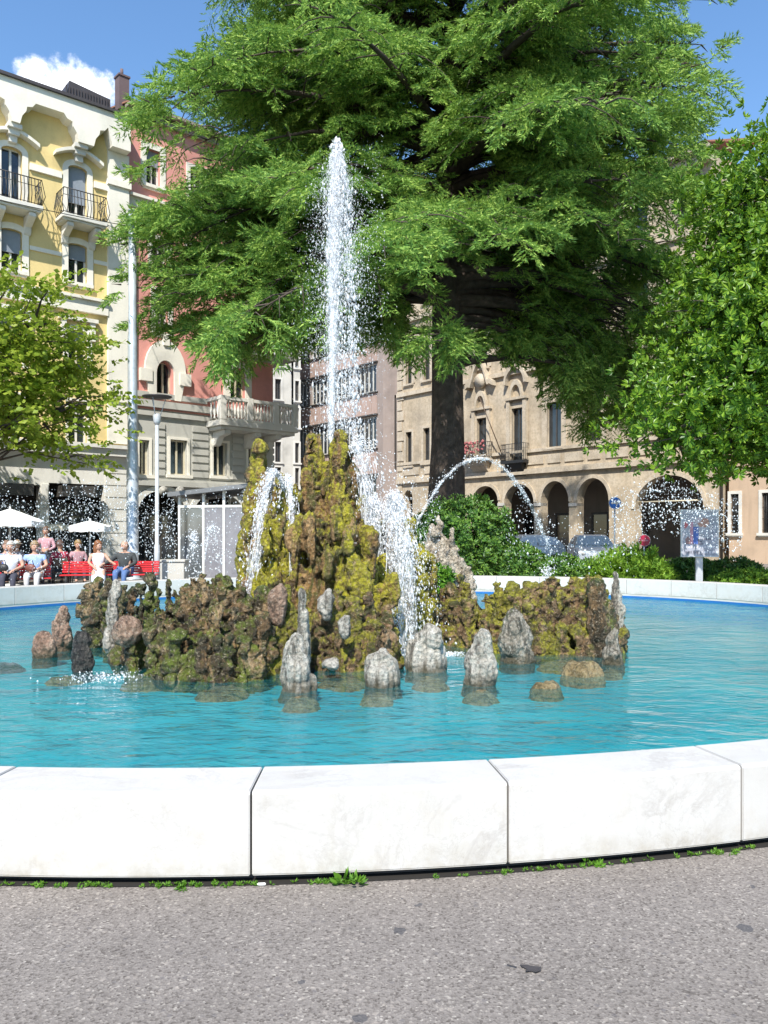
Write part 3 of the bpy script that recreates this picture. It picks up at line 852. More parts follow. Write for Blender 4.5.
# round arched white surround with ears
h = H_[0]; cu = (h[0]+h[1])/2; hw = (h[1]-h[0])/2
q = MB(); vs_ = h[3]-.55
inn = [(h[0]-.08, h[2])] + arc_pts(h[0]-.08, h[1]+.08, vs_, h[3]+.05) + [(h[1]+.08, h[2])]
ou = [(h[0]-.38, h[2])] + arc_pts(h[0]-.62, h[1]+.62, vs_+.1, h[3]+.95) + [(h[1]+.38, h[2])]
for i in range(len(inn)-1):
    a, b, c, d = inn[i], inn[i+1], ou[i+1], ou[i]
    q.add([(a[0],-.14,a[1]),(b[0],-.14,b[1]),(c[0],-.14,c[1]),(d[0],-.14,d[1]),(a[0],.04,a[1]),(b[0],.04,b[1]),(c[0],0,c[1]),(d[0],0,d[1])], [(0,1,2,3),(0,4,5,1),(2,6,7,3)])
q.box(h[0]-.85, h[0]-.3, -.2, 0, vs_-.42, vs_+.12); q.box(h[1]+.3, h[1]+.85, -.2, 0, vs_-.42, vs_+.12)
q.box(cu-.14, cu+.14, -.22, 0, h[3]+.7, h[3]+1.15)
q.build('arched_surround', M['cream'], rb)
# base: rusticated grey stone with mezzanine windows and shop arches
B_ = []
for px0, px1, pt, pb in ((139, 149, 440, 475), (170, 187, 440, 475), (213, 227, 443, 476), (248, 258, 446, 478)):
    pm = (px0+px1)/2; B_.append((u(px0), u(px1), z(pm, pb), z(pm, pt), 0))
zar = z(170, 491)
A_ = [(u(137), u(185), 0, zar, 1.0, .5), (u(193), u(243), 0, zar, 1.0, .5)]
wl = MB(); wall_mesh(wl, UL, UR, 0, Zb, B_+A_, .3); wl.build('stone_base', M['grey_stone'], rb)
for h in B_:
    window(rb, *h[:4], frame=M['frame_cream'], surround=M['cream'], sw=.12, sill=True)
zz = z(200, 478)
while zz < z(200, 432):
    q = MB(); last = UL+.05
    for h in sorted(B_):
        if last < h[0]-.26: q.box(last, h[0]-.25, -.07, 0, zz, zz+.27)
        last = h[1]+.25
    if last < UR: q.box(last, UR+.05, -.07, 0, zz, zz+.27)
    zz += .345
    q.build('rusticated_course', M['grey_stone'], rb, bevel=.02)
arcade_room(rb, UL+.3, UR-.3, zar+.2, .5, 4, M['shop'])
building_shell(rb, UL, UR, Zt, 12, M['red'])
q = MB()
for py, hh, dp in ((413, .3, .2), (421, .2, .12), (488, .22, .22), (483, .1, .12)):
    zz = z(200, py); q.box(UL, UR+dp, -dp, 0, zz, zz+hh)
q.build('base_cornice', M['grey_stone'], rb)
q = MB(); zz = z(175, 398); q.box(UL, u(206), -.12, 0, zz-.12, zz+.12); q.build('string_course', M['grey_stone'], rb)
q = MB(); zz = z(135, 203); q.box(UL, UR, -.15, 0, zz-.25, zz+.2); q.box(UL, UR, -.3, 0, zz+.202, zz+.32); q.build('upper_string_course', M['cream'], rb)
q = MB()
for px in (161, 178, 236, 249):
    for k in range(2):
        c = (u(px), z(px, 493)+.0)
        q.tube([(c[0], -.26, c[1]+.1), (c[0], -.02, c[1]+.1)], .2, 14); q.tube([(c[0], -.30, c[1]+.1), (c[0], -.25, c[1]+.1)], .09, 10)
q.build('scroll_ornament', M['white_stone'], rb)
for h in A_:
    q = MB(); ap = arc_pts(h[0], h[1], h[3]-1.0, h[3]); ao = arc_pts(h[0]-.25, h[1]+.25, h[3]-1.0, h[3]+.22)
    for i in range(len(ap)-1):
        a, b, c, d = ap[i], ap[i+1], ao[i+1], ao[i]
        q.add([(a[0],-.1,a[1]),(b[0],-.1,b[1]),(c[0],-.1,c[1]),(d[0],-.1,d[1]),(a[0],.03,a[1]),(b[0],.03,b[1]),(c[0],0,c[1]),(d[0],0,d[1])], [(0,1,2,3),(0,4,5,1),(2,6,7,3)])
    q.build('shop_arch', M['white_stone'], rb)
    q = MB()
    for k in range(4):
        x = h[0]+.05+(h[1]-h[0]-.1)*k/3; q.box(x-.05, x+.05, .8, .9, 0, zar-1.2)
    q.box(h[0], h[1], .78, .92, 2.4, 2.5)
    so = q.build('shop_window', M['frame_dark'], rb)
    q = MB(); q.box(h[0], h[1], .84, .86, .02, zar-1.1); q.build('pane', M['glass'], so)
# balcony with turned balusters, wraps past the corner
bl, br = u(206), u(283); zf = z(240, 430)
q = MB(); q.box(bl, br, -1.3, .0, zf-.05, zf+.22); q.box(bl+.12, br-.12, -1.18, -.001, zf-.2, zf-.052); q.box(UR+.001, br, .0, 2.2, zf-.05, zf+.22)
bo = q.build('balcony', M['white_stone'], rb, bevel=.02)
for x in (bl+.5, (bl+br)/2, br-1.0):
    q = MB(); q.prism_x([(-1.1, zf-.202), (0, zf-.202), (0, zf-.9), (-.25, zf-.85), (-.5, zf-.5), (-1.1, zf-.4)], x-.16, x+.16); q.build('bracket', M['white_stone'], bo, bevel=.02)
q = MB(); zr = zf+.22; hb = z(240, 403)-zr
q.box(bl, br, -1.28, -1.06, zr+hb-.16, zr+hb); q.box(bl, br, -1.26, -1.08, zr, zr+.1)
q.box(bl, bl+.2, -1.06, 0, zr+hb-.16, zr+hb-.002); q.box(br-.22, br, -1.06, 2.2, zr+hb-.16, zr+hb-.002); q.box(br-.2, br-.02, -1.08, 2.2, zr, zr+.098)
for f in (0, .36, .72, 1): x = bl+.02+(br-bl-.34)*f; q.box(x, x+.3, -1.3, -1.04, zr+.002, zr+hb+.03)
q.build('balustrade_rail', M['white_stone'], bo, bevel=.012)
q = MB(); prof = [(.05, 0), (.05, .05), (.03, .1), (.075, .28), (.07, .36), (.03, .6), (.05, .66), (.05, .72)]
sh = (hb-.26)/.72
n = 22
for k in range(n):
    x = bl+.3+(br-bl-.6)*k/(n-1); q.lathe([(r_, z_*sh) for r_, z_ in prof], 8, (x, -1.17, zr+.1))
for k in range(9): q.lathe([(r_, z_*sh) for r_, z_ in prof], 8, (br-.11, -.95+k*.34, zr+.1))
for k in range(3): q.lathe([(r_, z_*sh) for r_, z_ in prof], 8, (bl+.1, -.9+k*.3, zr+.1))
q.build('balusters', M['white_stone'], bo)
# upper balcony slab on iron posts over it
zz = z(255, 361)
q = MB(); q.box(u(226), u(282), -1.2, 0, zz, zz+.14); q.box(UR, u(282), .001, 2.2, zz, zz+.14); uo = q.build('upper_balcony', M['grey_stone'], rb)
q = MB(); iron_railing(q, u(227), u(281), zz+.14, 1.05, 1.12); q.build('railing', M['iron'], uo)
for x in (u(280),):
    q = MB(); q.tube([(x, -1.05, zf+.2), (x, -1.05, zz-.002)], .05, 8); q.tube([(x, -1.05, zz-.7), (x-.3, -1.05, zz-.1)], .03, 6); q.tube([(x, 1.9, zf+.2), (x, 1.9, zz-.002)], .05, 8)
    q.build('iron_post', M['iron'], uo)
# eaves, chimney
q = MB(); q.box(UL-.02, UR+.4, -.5, .2, Zt+.125, Zt+.26); q.box(UL, UR+.2, -.2, 0, Zt-.2, Zt-.002); q.build('eaves', M['mauve'], rb)
q = MB(); q.prism_x([(-.5, Zt+.262), (5, Zt+1.5), (5.3, Zt+1.5), (-.2, Zt+.262)], UL-.02, UR+.4); ro = q.build('tiled_roof', M['tile'], rb)
cx_ = u(131); q = MB(); zc_ = z(131, 84)+.5; q.box(cx_-.3, cx_+.15, .5, .95, Zt+.2, zc_); q.box(cx_-.34, cx_+.19, .46, .99, zc_+.002, zc_+.08); q.tube([(cx_-.1, .7, zc_+.07), (cx_-.1, .7, zc_+.4)], .07, 8); q.build('chimney', M['chimney'], ro)

# ---------------------------------------------------- grey block beyond the street
FG = Facade(270, 72, 1.0, .55)
gb = FG.root('pale_building', 'off-white block seen down the side street behind the red house', 'building')
u, z = FG.u, FG.z
UL, UR = u(262), u(300); Zt = 24.0
H_ = []
for py in (475, 450, 415, 388, 355, 325, 295, 265):
    for a, b in ((275, 281), (295, 300.5)):
        H_.append((u(a), min(u(b), UR-.1), z(297, py+13), z(297, py-7), 0))
H_ = [h for h in H_ if h[3] < Zt-.5 and h[2] > .6]
wl = MB(); wall_mesh(wl, UL, UR, 0, Zt, H_, .3); wl.build('wall', M['offwhite'], gb)
for h in H_: window(gb, *h[:4], frame=M['frame_dark'], surround=M['white_stone'], sw=.15, sill=True)
building_shell(gb, UL, UR, Zt, 14, M['offwhite'])

# ---------------------------------------------------- brown block with ribbon windows
FB = Facade(384, 68, .83, -1.0)
bb = FB.root('brown_building', 'modern brown block with rows of ribbon windows and pink panels', 'building')
u, z = FB.u, FB.z
UL, UR = u(290), u(384); Zt = 23.5
H_ = []
rows = [(z(345, 505), z(345, 478)), (z(345, 452), z(345, 421)), (z(345, 398), z(345, 371)), (z(345, 350), z(345, 322)), (z(345, 300), z(345, 274))]
bay = (UR-.9-UL)/4
for (a, b) in rows:
    for k in range(4): H_.append((UL+.3+bay*k, UL+bay*(k+1)-.15, a, b, 0))
H_ = [h for h in H_ if h[3] < Zt-.4]
gfl = [(UL+.4, UR-1.2, 0, 3.4, 0, .6)]
wl = MB(); wall_mesh(wl, UL, UR, 0, Zt, H_+gfl, .35); wl.build('wall', M['mauve'], bb)
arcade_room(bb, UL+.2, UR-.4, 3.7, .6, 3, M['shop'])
for h in H_: window(bb, *h[:4], frame=M['offwhite'], mull=4, sill=False, depth=.15, fw=.1)
for i in range(len(rows)):
    q = MB(); a = rows[i][1]; b = rows[i+1][0] if i+1 < len(rows) else a+1.6
    if b > Zt: continue
    n = 18
    for k in range(n):
        x0 = UL+.25+(UR-1.15-UL)*k/n; q.box(x0+.04, x0+(UR-1.15-UL)/n-.04, -.05, 0, a+.15, b-.12)
    q.build('spandrel_panel', M['pink_brown'], bb)
q = MB()
for a, b in rows: q.box(UL, UR-.8, -.25, 0, b+.02, b+.13); q.box(UL, UR-.8, -.2, 0, a-.11, a-.02)
q.build('floor_edge', M['frame_dark'], bb)
building_shell(bb, UL, UR, Zt, 12, M['mauve'])
FM = Facade(383, 65.5, .95, -.25)
mb_ = FM.root('mauve_house', 'narrow plain mauve house between the brown block and the palace', 'building')
u, z = FM.u, FM.z
UL, UR = u(383), u(399.5)
q = MB(); wall_mesh(q, UL, UR, 0, 21, [(u(394.5), u(396.5), z(395, 470), z(395, 395), 0)], .3); q.build('wall', M['mauve'], mb_)
window(mb_, u(394.5), u(396.5), z(395, 470), z(395, 395), frame=M['frame_dark'], mull=0, sill=False)
building_shell(mb_, UL, UR, 21, 8, M['mauve'])

# ---------------------------------------------------- sandstone palace with arcade, right
FP = Facade(580, 50, .83, -1.0)
pb = FP.root('arcaded_palace', 'weathered sandstone palace with arcade, pedimented windows and small balconies', 'building')
u, z = FP.u, FP.z
UL, UR = u(398), u(714); Zt = z(665, 172)
H_ = []; W_ = []
def pw(px0, px1, pyt, pyb, rise=0, depth=.3, **k):
    pm = (px0+px1)/2; h = (u(px0), u(px1), z(pm, pyb), z(pm, pyt), rise, depth); H_.append(h); W_.append((h, k)); return h
def lev(px, ref_px, ref_py):      # picture row of a level line
    zz = z(ref_px, ref_py); Yp = FP.o.y + u(px)*FP.d.y
    return HY - (zz-EYE)*FPX/Yp
pw(406, 412, 432, 466, surround=M['palazzo_trim'], sw=.2); pw(423.5, 430, 428, 463, surround=M['palazzo_trim'], sw=.2)
hA = pw(477, 487.5, 418, 458, surround=M['palazzo_trim'], sw=.35, sill=False, mull=1)
hB = pw(512, 523.5, 408, 460, surround=M['palazzo_trim'], sw=.35, sill=False, mull=1)
hC = pw(547, 561.5, 402, 447, surround=M['palazzo_trim'], sw=.4)
hD = pw(587, 601, 396, 441, surround=M['palazzo_trim'], sw=.4)
hE = pw(632, 648, lev(640, 587, 396), lev(640, 587, 441), surround=M['palazzo_trim'], sw=.4)
hF = pw(678, 695, lev(687, 587, 396), lev(687, 587, 441), surround=M['palazzo_trim'], sw=.4)
# second floor and attic rows on the same axes
for (a, b) in ((406, 412), (423.5, 430), (477, 487.5), (512, 523.5), (547, 561.5), (587, 601), (632, 648), (678, 695)):
    pm = (a+b)/2
    pw(a, b, lev(pm, 587, 295), lev(pm, 587, 345), surround=M['palazzo_trim'], sw=.35)
    pw(a, b, lev(pm, 587, 222), lev(pm, 587, 250), surround=M['palazzo_trim'], sw=.25)
arch = []
def pa(px0, px1, crown, spring, depth=.7):
    pm = (px0+px1)/2; zc = z(pm, crown); zs = z(pm, spring); h = (u(px0), u(px1), 0, zc, zc-zs, depth); arch.append(h); return h
pa(404, 412.5, 490, 499); pa(473, 498, 486, 501); pa(504.5, 534, 484, 503); pa(541, 569, 481, 502); pa(577, 609, 478, 501); pa(635, 704, 475, 508)
wl = MB(); wall_mesh(wl, UL, UR, 0, Zt, H_+arch, .3); wl.build('wall', M['palazzo'], pb)
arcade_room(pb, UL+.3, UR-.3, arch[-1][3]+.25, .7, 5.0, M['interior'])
building_shell(pb, UL, UR, Zt, 14, M['palazzo'], M['tile'])
wins = [window(pb, h[0], h[1], h[2], h[3], depth=.22, frame=M['frame_dark'], **k) for h, k in W_]
# string courses, sill band panels, cornice
q = MB()
for zz, hh, dp in ((z(565, 470)-.1, .35, .22), (z(565, 446)-.2, .22, .14), (z(587, 360), .3, .2), (z(587, 268), .3, .2)):
    q = MB(); q.box(UL, UR, -dp, 0, zz, zz+hh); q.build('string_course', M['palazzo_trim'], pb)
q = MB(); za, zb_ = z(565, 466)+.25, z(565, 449)-.25
for a, b in ((402, 420), (424, 446), (526, 545), (547, 562), (564, 585), (587, 602), (605, 630), (632, 649), (652, 676)):
    q = MB(); q.box(u(a)+.08, u(b)-.08, -.07, 0, za, zb_); q.build('parapet_panel', M['palazzo_trim'], pb, bevel=.02)
q = MB(); q.box(UL-.3, UR, -.9, .1, Zt+.122, Zt+.4); q.box(UL-.1, UR, -.5, 0, Zt-.4, Zt-.002)
for k in range(40):
    x = UL+.2+(UR-UL-.4)*k/39; q.box(x-.11, x+.11, -.75, 0, Zt-.0, Zt+.12)
q.build('cornice', M['palazzo_trim'], pb)
q = MB(); q.prism_x([(-1.0, Zt+.402), (6, Zt+2.8), (6, Zt+2.5), (-.8, Zt+.402)], UL-.3, UR); q.build('tiled_eaves', M['tile'], pb)
q = MB()
for k in range(26):
    w_ = .75 if k % 2 else .55; q.box(UL-.04, UL+w_, -.09, 0, .1+k*.8, .1+k*.8+.72)
q.build('quoins', M['palazzo_trim'], pb, bevel=.02)
# columns between the arches
for a, b in ((534, 541), (569, 577), (498, 504.5)):
    c = (u(a)+u(b))/2; zs = z((a+b)/2, 503); wd = (u(b)-u(a))/2
    q = MB(); q.lathe([(wd*1.0, 0), (wd*1.0, .25), (wd*.85, .3), (wd*.72, zs-.45), (wd*.8, zs-.4), (wd*.95, zs-.2)], 18, (c, .32, 0)); q.box(c-wd, c+wd, -.06, .66, zs-.2, zs-.002)
    q.build('column', M['concrete'], pb)
for h in arch[1:]:
    q = MB(); ap = arc_pts(h[0], h[1], h[3]-h[4], h[3], 16); ao = arc_pts(h[0]-.22, h[1]+.22, h[3]-h[4], h[3]+.24, 16)
    for i in range(len(ap)-1):
        a, b, c, d = ap[i], ap[i+1], ao[i+1], ao[i]
        q.add([(a[0],-.05,a[1]),(b[0],-.05,b[1]),(c[0],-.05,c[1]),(d[0],-.05,d[1]),(a[0],.03,a[1]),(b[0],.03,b[1]),(c[0],0,c[1]),(d[0],0,d[1])], [(0,1,2,3),(0,4,5,1),(2,6,7,3)])
    q.build('arch_moulding', M['palazzo_trim'], pb)
# tie bar across the wide arch
h = arch[-1]; q = MB(); q.tube([(h[0], .3, h[3]-h[4]+.4), (h[1], .3, h[3]-h[4]+.4)], .05, 6); q.build('tie_bar', M['frame_cream'], pb)
# doors and shop fronts in the passage
for h in arch[1:]:
    q = MB(); w_ = h[1]-h[0]; q.box(h[0]+w_*.2, h[0]+w_*.2+.12, 4.85, 4.95, 0, 2.9); q.box(h[1]-w_*.2-.12, h[1]-w_*.2, 4.85, 4.95, 0, 2.9); q.box(h[0]+w_*.2, h[1]-w_*.2, 4.85, 4.95, 2.901, 3.05)
    so = q.build('passage_door', M['frame_dark'], pb); q = MB(); q.box(h[0]+w_*.2+.12, h[1]-w_*.2-.12, 4.9, 4.93, .05, 2.9); q.build('pane', M['glass'], so)
# baroque pediments over the two balcony windows
def pediment(h, broken):
    c = (h[0]+h[1])/2; hw = (h[1]-h[0])/2; t = h[3]
    q = MB()
    q.prism([(c-hw*1.9, t+.55), (c-hw*1.9, t+.72), (c+hw*1.9, t+.72), (c+hw*1.9, t+.55)], -.3, 0)
    q.box(c-hw*1.7, c-hw*1.15, -.22, 0, h[2], t+.548); q.box(c+hw*1.15, c+hw*1.7, -.22, 0, h[2], t+.548)
    lun = arc_pts(c-hw*1.1, c+hw*1.1, t+.73, t+1.9, 14); lin = arc_pts(c-hw*.8, c+hw*.8, t+.73, t+1.55, 14)
    for i in range(14):
        a, b, cc, d = lin[i], lin[i+1], lun[i+1], lun[i]
        q.add([(a[0],-.25,a[1]),(b[0],-.25,b[1]),(cc[0],-.25,cc[1]),(d[0],-.25,d[1]),(a[0],0,a[1]),(b[0],0,b[1]),(cc[0],0,cc[1]),(d[0],0,d[1])], [(0,1,2,3),(0,4,5,1),(2,6,7,3)])
    if broken:
        for s in (-1, 1):
            pts = [(c+s*hw*2.6, t+2.1), (c+s*hw*2.1, t+2.25), (c+s*hw*1.6, t+2.2), (c+s*hw*1.3, t+2.6), (c+s*hw*.9, t+3.2), (c+s*hw*.35, t+3.75), (c, t+3.95)]
            for i in range(len(pts)-1):
                a, b = pts[i], pts[i+1]
                q.add([(a[0],-.45,a[1]),(b[0],-.45,b[1]),(b[0],-.45,b[1]+.34),(a[0],-.45,a[1]+.34),(a[0],0,a[1]),(b[0],0,b[1]),(b[0],0,b[1]+.34),(a[0],0,a[1]+.34)], [(0,1,2,3),(0,4,5,1),(2,6,7,3),(0,3,7,4),(1,5,6,2)])
        q.tube([(c, -.3, t+2.6), (c, 0, t+2.6)], .5, 16)
    else:
        lun = arc_pts(c-hw*1.9, c+hw*1.9, t+1.6, t+3.0, 14); lin = arc_pts(c-hw*1.6, c+hw*1.6, t+1.6, t+2.65, 14)
        for i in range(14):
            a, b, cc, d = lin[i], lin[i+1], lun[i+1], lun[i]
            q.add([(a[0],-.4,a[1]),(b[0],-.4,b[1]),(cc[0],-.4,cc[1]),(d[0],-.4,d[1]),(a[0],0,a[1]),(b[0],0,b[1]),(cc[0],0,cc[1]),(d[0],0,d[1])], [(0,1,2,3),(0,4,5,1),(2,6,7,3)])
    q.build('pediment', M['palazzo_trim'], pb)
pediment(hA, True); pediment(hB, False)
for h, dp in ((hA, .9), (hB, .6)):
    c = (h[0]+h[1])/2; hw = (h[1]-h[0])/2*2.0
    q = MB(); q.box(c-hw, c+hw, -dp, 0, h[2]-.25, h[2]-.05)
    q.prism_x([(-dp*.8, h[2]-.252), (0, h[2]-.252), (0, h[2]-1.1), (-dp*.2, h[2]-.95), (-dp*.6, h[2]-.6)], c-hw*.7, c+hw*.7)
    bo = q.build('balcony', M['palazzo_trim'] if dp > .7 else M['iron'], pb)
    q = MB(); iron_railing(q, c-hw*.97, c+hw*.97, h[2]-.05, 1.1, dp*.93, 1.0 if dp > .7 else 0); q.build('railing', M['iron'], bo)
    if dp > .7:
        q = MB()
        for k in range(60):
            p_ = Vector((c+random.uniform(-hw, hw), -dp+random.uniform(-.15, .15), h[2]+random.uniform(.3, 1.1))); r_ = random.uniform(.06, .13)
            q.lathe([(0, -r_), (r_, 0), (0, r_)], 5, p_)
        q.build('flowers', flat('pink_flowers', (.42,.14,.14), .8, var=.5, scale=9), bo)
# flag poles leaning out of the wall
for px, py, px2, py2 in ((505, 455, 491, 398), (475, 452, 463, 433)):
    q = MB(); q.tube([(u(px), -.3, z(px, py)), (u(px2), -1.2, z(px2, py2))], .035, 6); q.build('flag_pole', M['wood'], pb)

# ---------------------------------------------------- tan house, far right
FT = Facade(729, 43.2, .83, -1.0)
tb = FT.root('tan_house', 'tan plastered house with barred ground floor windows beside the palace', 'building')
u, z = FT.u, FT.z
UL, UR = u(729), u(729)+12
H_ = []
ww = u(738.5)-u(727.5) if False else 1.0
for a, b in ((731, 739), (762, 774), (800, 812)):
    H_.append((u(a), u(b), z(735, 533), z(735, 494), 0))
    for zz in (6.6, 11.0, 15.0): H_.append((u(a), u(b), zz, zz+2.1, 0))
wl = MB(); wall_mesh(wl, UL, UR, 0, 18, H_, .3); wl.build('wall', M['tan'], tb)
for h in H_:
    wo_ = window(tb, *h[:4], frame=M['frame_dark'], surround=M['white_stone'], sw=.16, sill=True)
    if h[2] < 5:
        q = MB()
        for k in range(5): x = h[0]+.08+(h[1]-h[0]-.16)*k/4; q.tube([(x, .06, h[2]), (x, .06, h[3])], .018, 5)
        for k in range(4): zz = h[2]+.15+(h[3]-h[2]-.3)*k/3; q.tube([(h[0], .06, zz), (h[1], .06, zz)], .014, 5)
        q.build('window_bars', M['iron'], wo_)
building_shell(tb, UL, UR, 18, 12, M['tan'], M['tile'])
q = MB(); x = u(721) if False else UL-.35; q.tube([(x, -.12, 0), (x, -.12, 17.5)], .07, 8); q.build('downpipe', M['frame_dark'], tb)
# ------------------------------------------------------------------ tufa rockwork
def ico(sub=2):
    bm = bmesh.new(); bmesh.ops.create_icosphere(bm, subdivisions=sub, radius=1)
    v = np.array([tuple(x.co) for x in bm.verts]); f = np.array([[x.index for x in q.verts] for q in bm.faces]); bm.free()
    return v, f
ICO2 = ico(2)

def blob_mesh(blobs, voxel, name):
    """union of many ellipsoids, remeshed to one skin"""
    V = []; F = []; b = 0
    for (c, r) in blobs:
        V.append(ICO2[0]*np.array(r)+np.array(c)); F.append(ICO2[1]+b); b += len(ICO2[0])
    me = np_mesh(name+'_raw', np.vstack(V), np.vstack(F))
    o = bpy.data.objects.new(name+'_raw', me); COL.objects.link(o)
    md = o.modifiers.new('r', 'REMESH'); md.mode = 'VOXEL'; md.voxel_size = voxel; md.use_smooth_shade = True
    dg = bpy.context.evaluated_depsgraph_get(); dg.update()
    ev = o.evaluated_get(dg)
    out = bpy.data.meshes.new_from_object(ev)
    bpy.data.objects.remove(o); bpy.data.meshes.remove(me)
    out.name = name
    return out

def roughen(me, amp, freq, seed=0, vert=.5, flutes=0.0, ff=9.0, tbw=.7):
    """push the skin in and out: lumps, pits and upright flutes"""
    n = len(me.vertices)
    co = np.empty(n*3, np.float32); me.vertices.foreach_get('co', co); co = co.reshape(-1, 3)
    no = np.empty(n*3, np.float32); me.vertices.foreach_get('normal', no); no = no.reshape(-1, 3)
    d = np.empty(n, np.float32); off = Vector((seed*3.7, seed*1.3, seed*2.1))
    for i in range(n):
        p = Vector((co[i, 0], co[i, 1], co[i, 2]*vert))+off
        a = noise.noise(p*freq)
        tb = noise.turbulence(p*freq*1.9, 5, True, noise_basis='PERLIN_ORIGINAL', amplitude_scale=.62, frequency_scale=2.15)
        w = noise.voronoi(p*freq*3.1)[0]
        pit = min(w[1]-w[0], .4)
        x = .55*a + tbw*((tb-.55) + .6*(pit-.2))
        if flutes:
            q = Vector((p.x*ff, p.y*ff, p.z*ff*.16))
            x += flutes*(abs(noise.noise(q))*2-.5)
        d[i] = x
    d -= d.mean()
    co = co + no*(d*amp)[:, None]
    me.vertices.foreach_set('co', np.ascontiguousarray(co, np.float32).ravel()); me.update()
    return me

def column(px, Y, top, hw, z0=-.55, flare=1.35, tip=.5, dx=0.0, sq=1.0, jit=.17, tall=1.0):
    """blobs stacked into one rough pillar. hw is its half width in survey px"""
    t = W(px, top, Y); r = hw/FPX*Y; H = t.z-z0; n = max(3, int(H/(r*.55)))
    out = []
    for i in range(n+1):
        f = i/n
        rr = r*(flare + (1-flare)*f) if f < .7 else r*(1 + (tip-1)*((f-.7)/.3)**1.5)
        rr *= random.uniform(1-jit, 1+jit)
        out.append(((t.x + dx*(f-.5) + random.uniform(-.16, .16)*r, Y + random.uniform(-.16, .16)*r, z0 + (H-rr*.75*tall)*f),
                    (rr*random.uniform(.88, 1.12), rr*sq*random.uniform(.85, 1.15), rr*tall*random.uniform(.75, 1.0))))
    return out
def lump(px, py, Y, rpx, rz=None, ry=None):
    c = W(px, py, Y); r = rpx/FPX*Y
    return [((c.x, c.y, c.z), (r, (ry or rpx)/FPX*Y, (rz or rpx)/FPX*Y))]

def rock(name, blobs, mat, label, cat, group=None, voxel=.035, amp=.09, freq=2.6, seed=0, vert=.6, flutes=0, ff=9.0, parent=None, cut=-.56, tbw=.7):
    me = blob_mesh(blobs, voxel, name)
    roughen(me, amp, freq, seed, vert, flutes, ff, tbw)
    bm = bmesh.new(); bm.from_mesh(me)
    bmesh.ops.bisect_plane(bm, geom=bm.verts[:]+bm.edges[:]+bm.faces[:], plane_co=(0, 0, cut), plane_no=(0, 0, -1), clear_outer=True)
    bm.to_mesh(me); bm.free()
    me.polygons.foreach_set('use_smooth', np.ones(len(me.polygons), bool))
    # stand the origin at the foot
    n = len(me.vertices); co = np.empty(n*3, np.float32); me.vertices.foreach_get('co', co); co = co.reshape(-1, 3)
    o_ = np.array([(co[:, 0].min()+co[:, 0].max())/2, (co[:, 1].min()+co[:, 1].max())/2, max(cut, co[:, 2].min())])
    if parent is not None: o_ = np.zeros(3)
    me.vertices.foreach_set('co', np.ascontiguousarray(co-o_, np.float32).ravel()); me.update()
    o = link(name, me, mat, parent, tuple(o_))
    if parent is None: tag(o, label, cat, group)
    return o

random.seed(21)
# ---- the main grotto: a cluster of spires on a broad foot
bl = []
for px, Y, top, hw in ((259,11.3,446,11.5),(258,11.3,462,12.5),(250,11.2,508,10),(243,11.1,560,7),(268,11.2,500,9),
    (284,11.0,474,9),(291,10.9,490,11),(277,10.9,520,12),(302,11.3,492,9),
    (312,11.5,438,6),(318,11.4,434,6.5),(314,11.3,456,8),(306,11.2,500,10),
    (334,11.2,437,6.5),(341,11.1,432,7),(347,11.2,446,7.5),(341,11.0,472,10),(350,11.1,500,11),
    (326,11.35,464,8),(307,11.25,470,8),(296,11.1,482,9),(353,11.3,478,9),(364,11.3,496,10),(278,11.2,486,8),
    (361,11.3,516,11),(368,11.5,505,10),(376,11.3,528,12),(386,11.4,522,10),
    (398,11.8,516,10),(408,12.0,522,11),(404,11.2,538,11),(418,11.3,546,11),(429,11.4,556,9),(412,10.9,575,10),
    (300,10.6,528,15),(322,10.5,520,15),(342,10.4,516,14),(285,10.4,548,15),(265,10.5,560,14),(250,10.5,578,12),(360,10.5,545,14),(380,10.5,556,14),
    (316,10.0,552,13),(340,9.9,548,13),(296,9.9,562,14),(362,9.9,562,13),(274,9.8,578,13),(380,9.9,585,12)):
    bl += column(px, Y, top, hw, flare=1.3)
for k in range(46):
    bl += lump(random.uniform(248, 392), random.uniform(520, 620), random.uniform(9.8, 10.3), random.uniform(4, 7), random.uniform(12, 24))
grotto = rock('grotto_rock', bl, M['tufa_moss'], 'tall mossy tufa grotto with several spires, the centre of the fountain', 'rockwork', None, .026, .15, 2.6, 3, .34, .4, 5.0)
# lower front cliff of the grotto: brown hollows, pale stones set in
bl = []
for px, Y, top, hw in ((268,9.5,598,11),(284,9.4,588,12),(268,9.0,632,9),(306,9.5,596,9),(322,9.5,604,10),(338,9.5,588,11),(353,9.4,600,11),(370,9.5,590,12),(386,9.6,604,10),(340,9.15,634,8),(357,9.2,640,8),(374,9.2,630,9),(283,9.1,640,9),(322,9.2,648,8),(392,9.7,630,8)):
    bl += column(px, Y, top, hw, flare=1.1)
for k in range(26): bl += lump(random.uniform(262, 395), random.uniform(620, 668), random.uniform(9.0, 9.5), random.uniform(4, 7), random.uniform(7, 16))
rock('grotto_cliff', bl, M['tufa_ochre'], 'low ochre and mossy cliff in front of the tall grotto, down to the water', 'rockwork', None, .024, .15, 2.8, 5, .6, .2, 6)
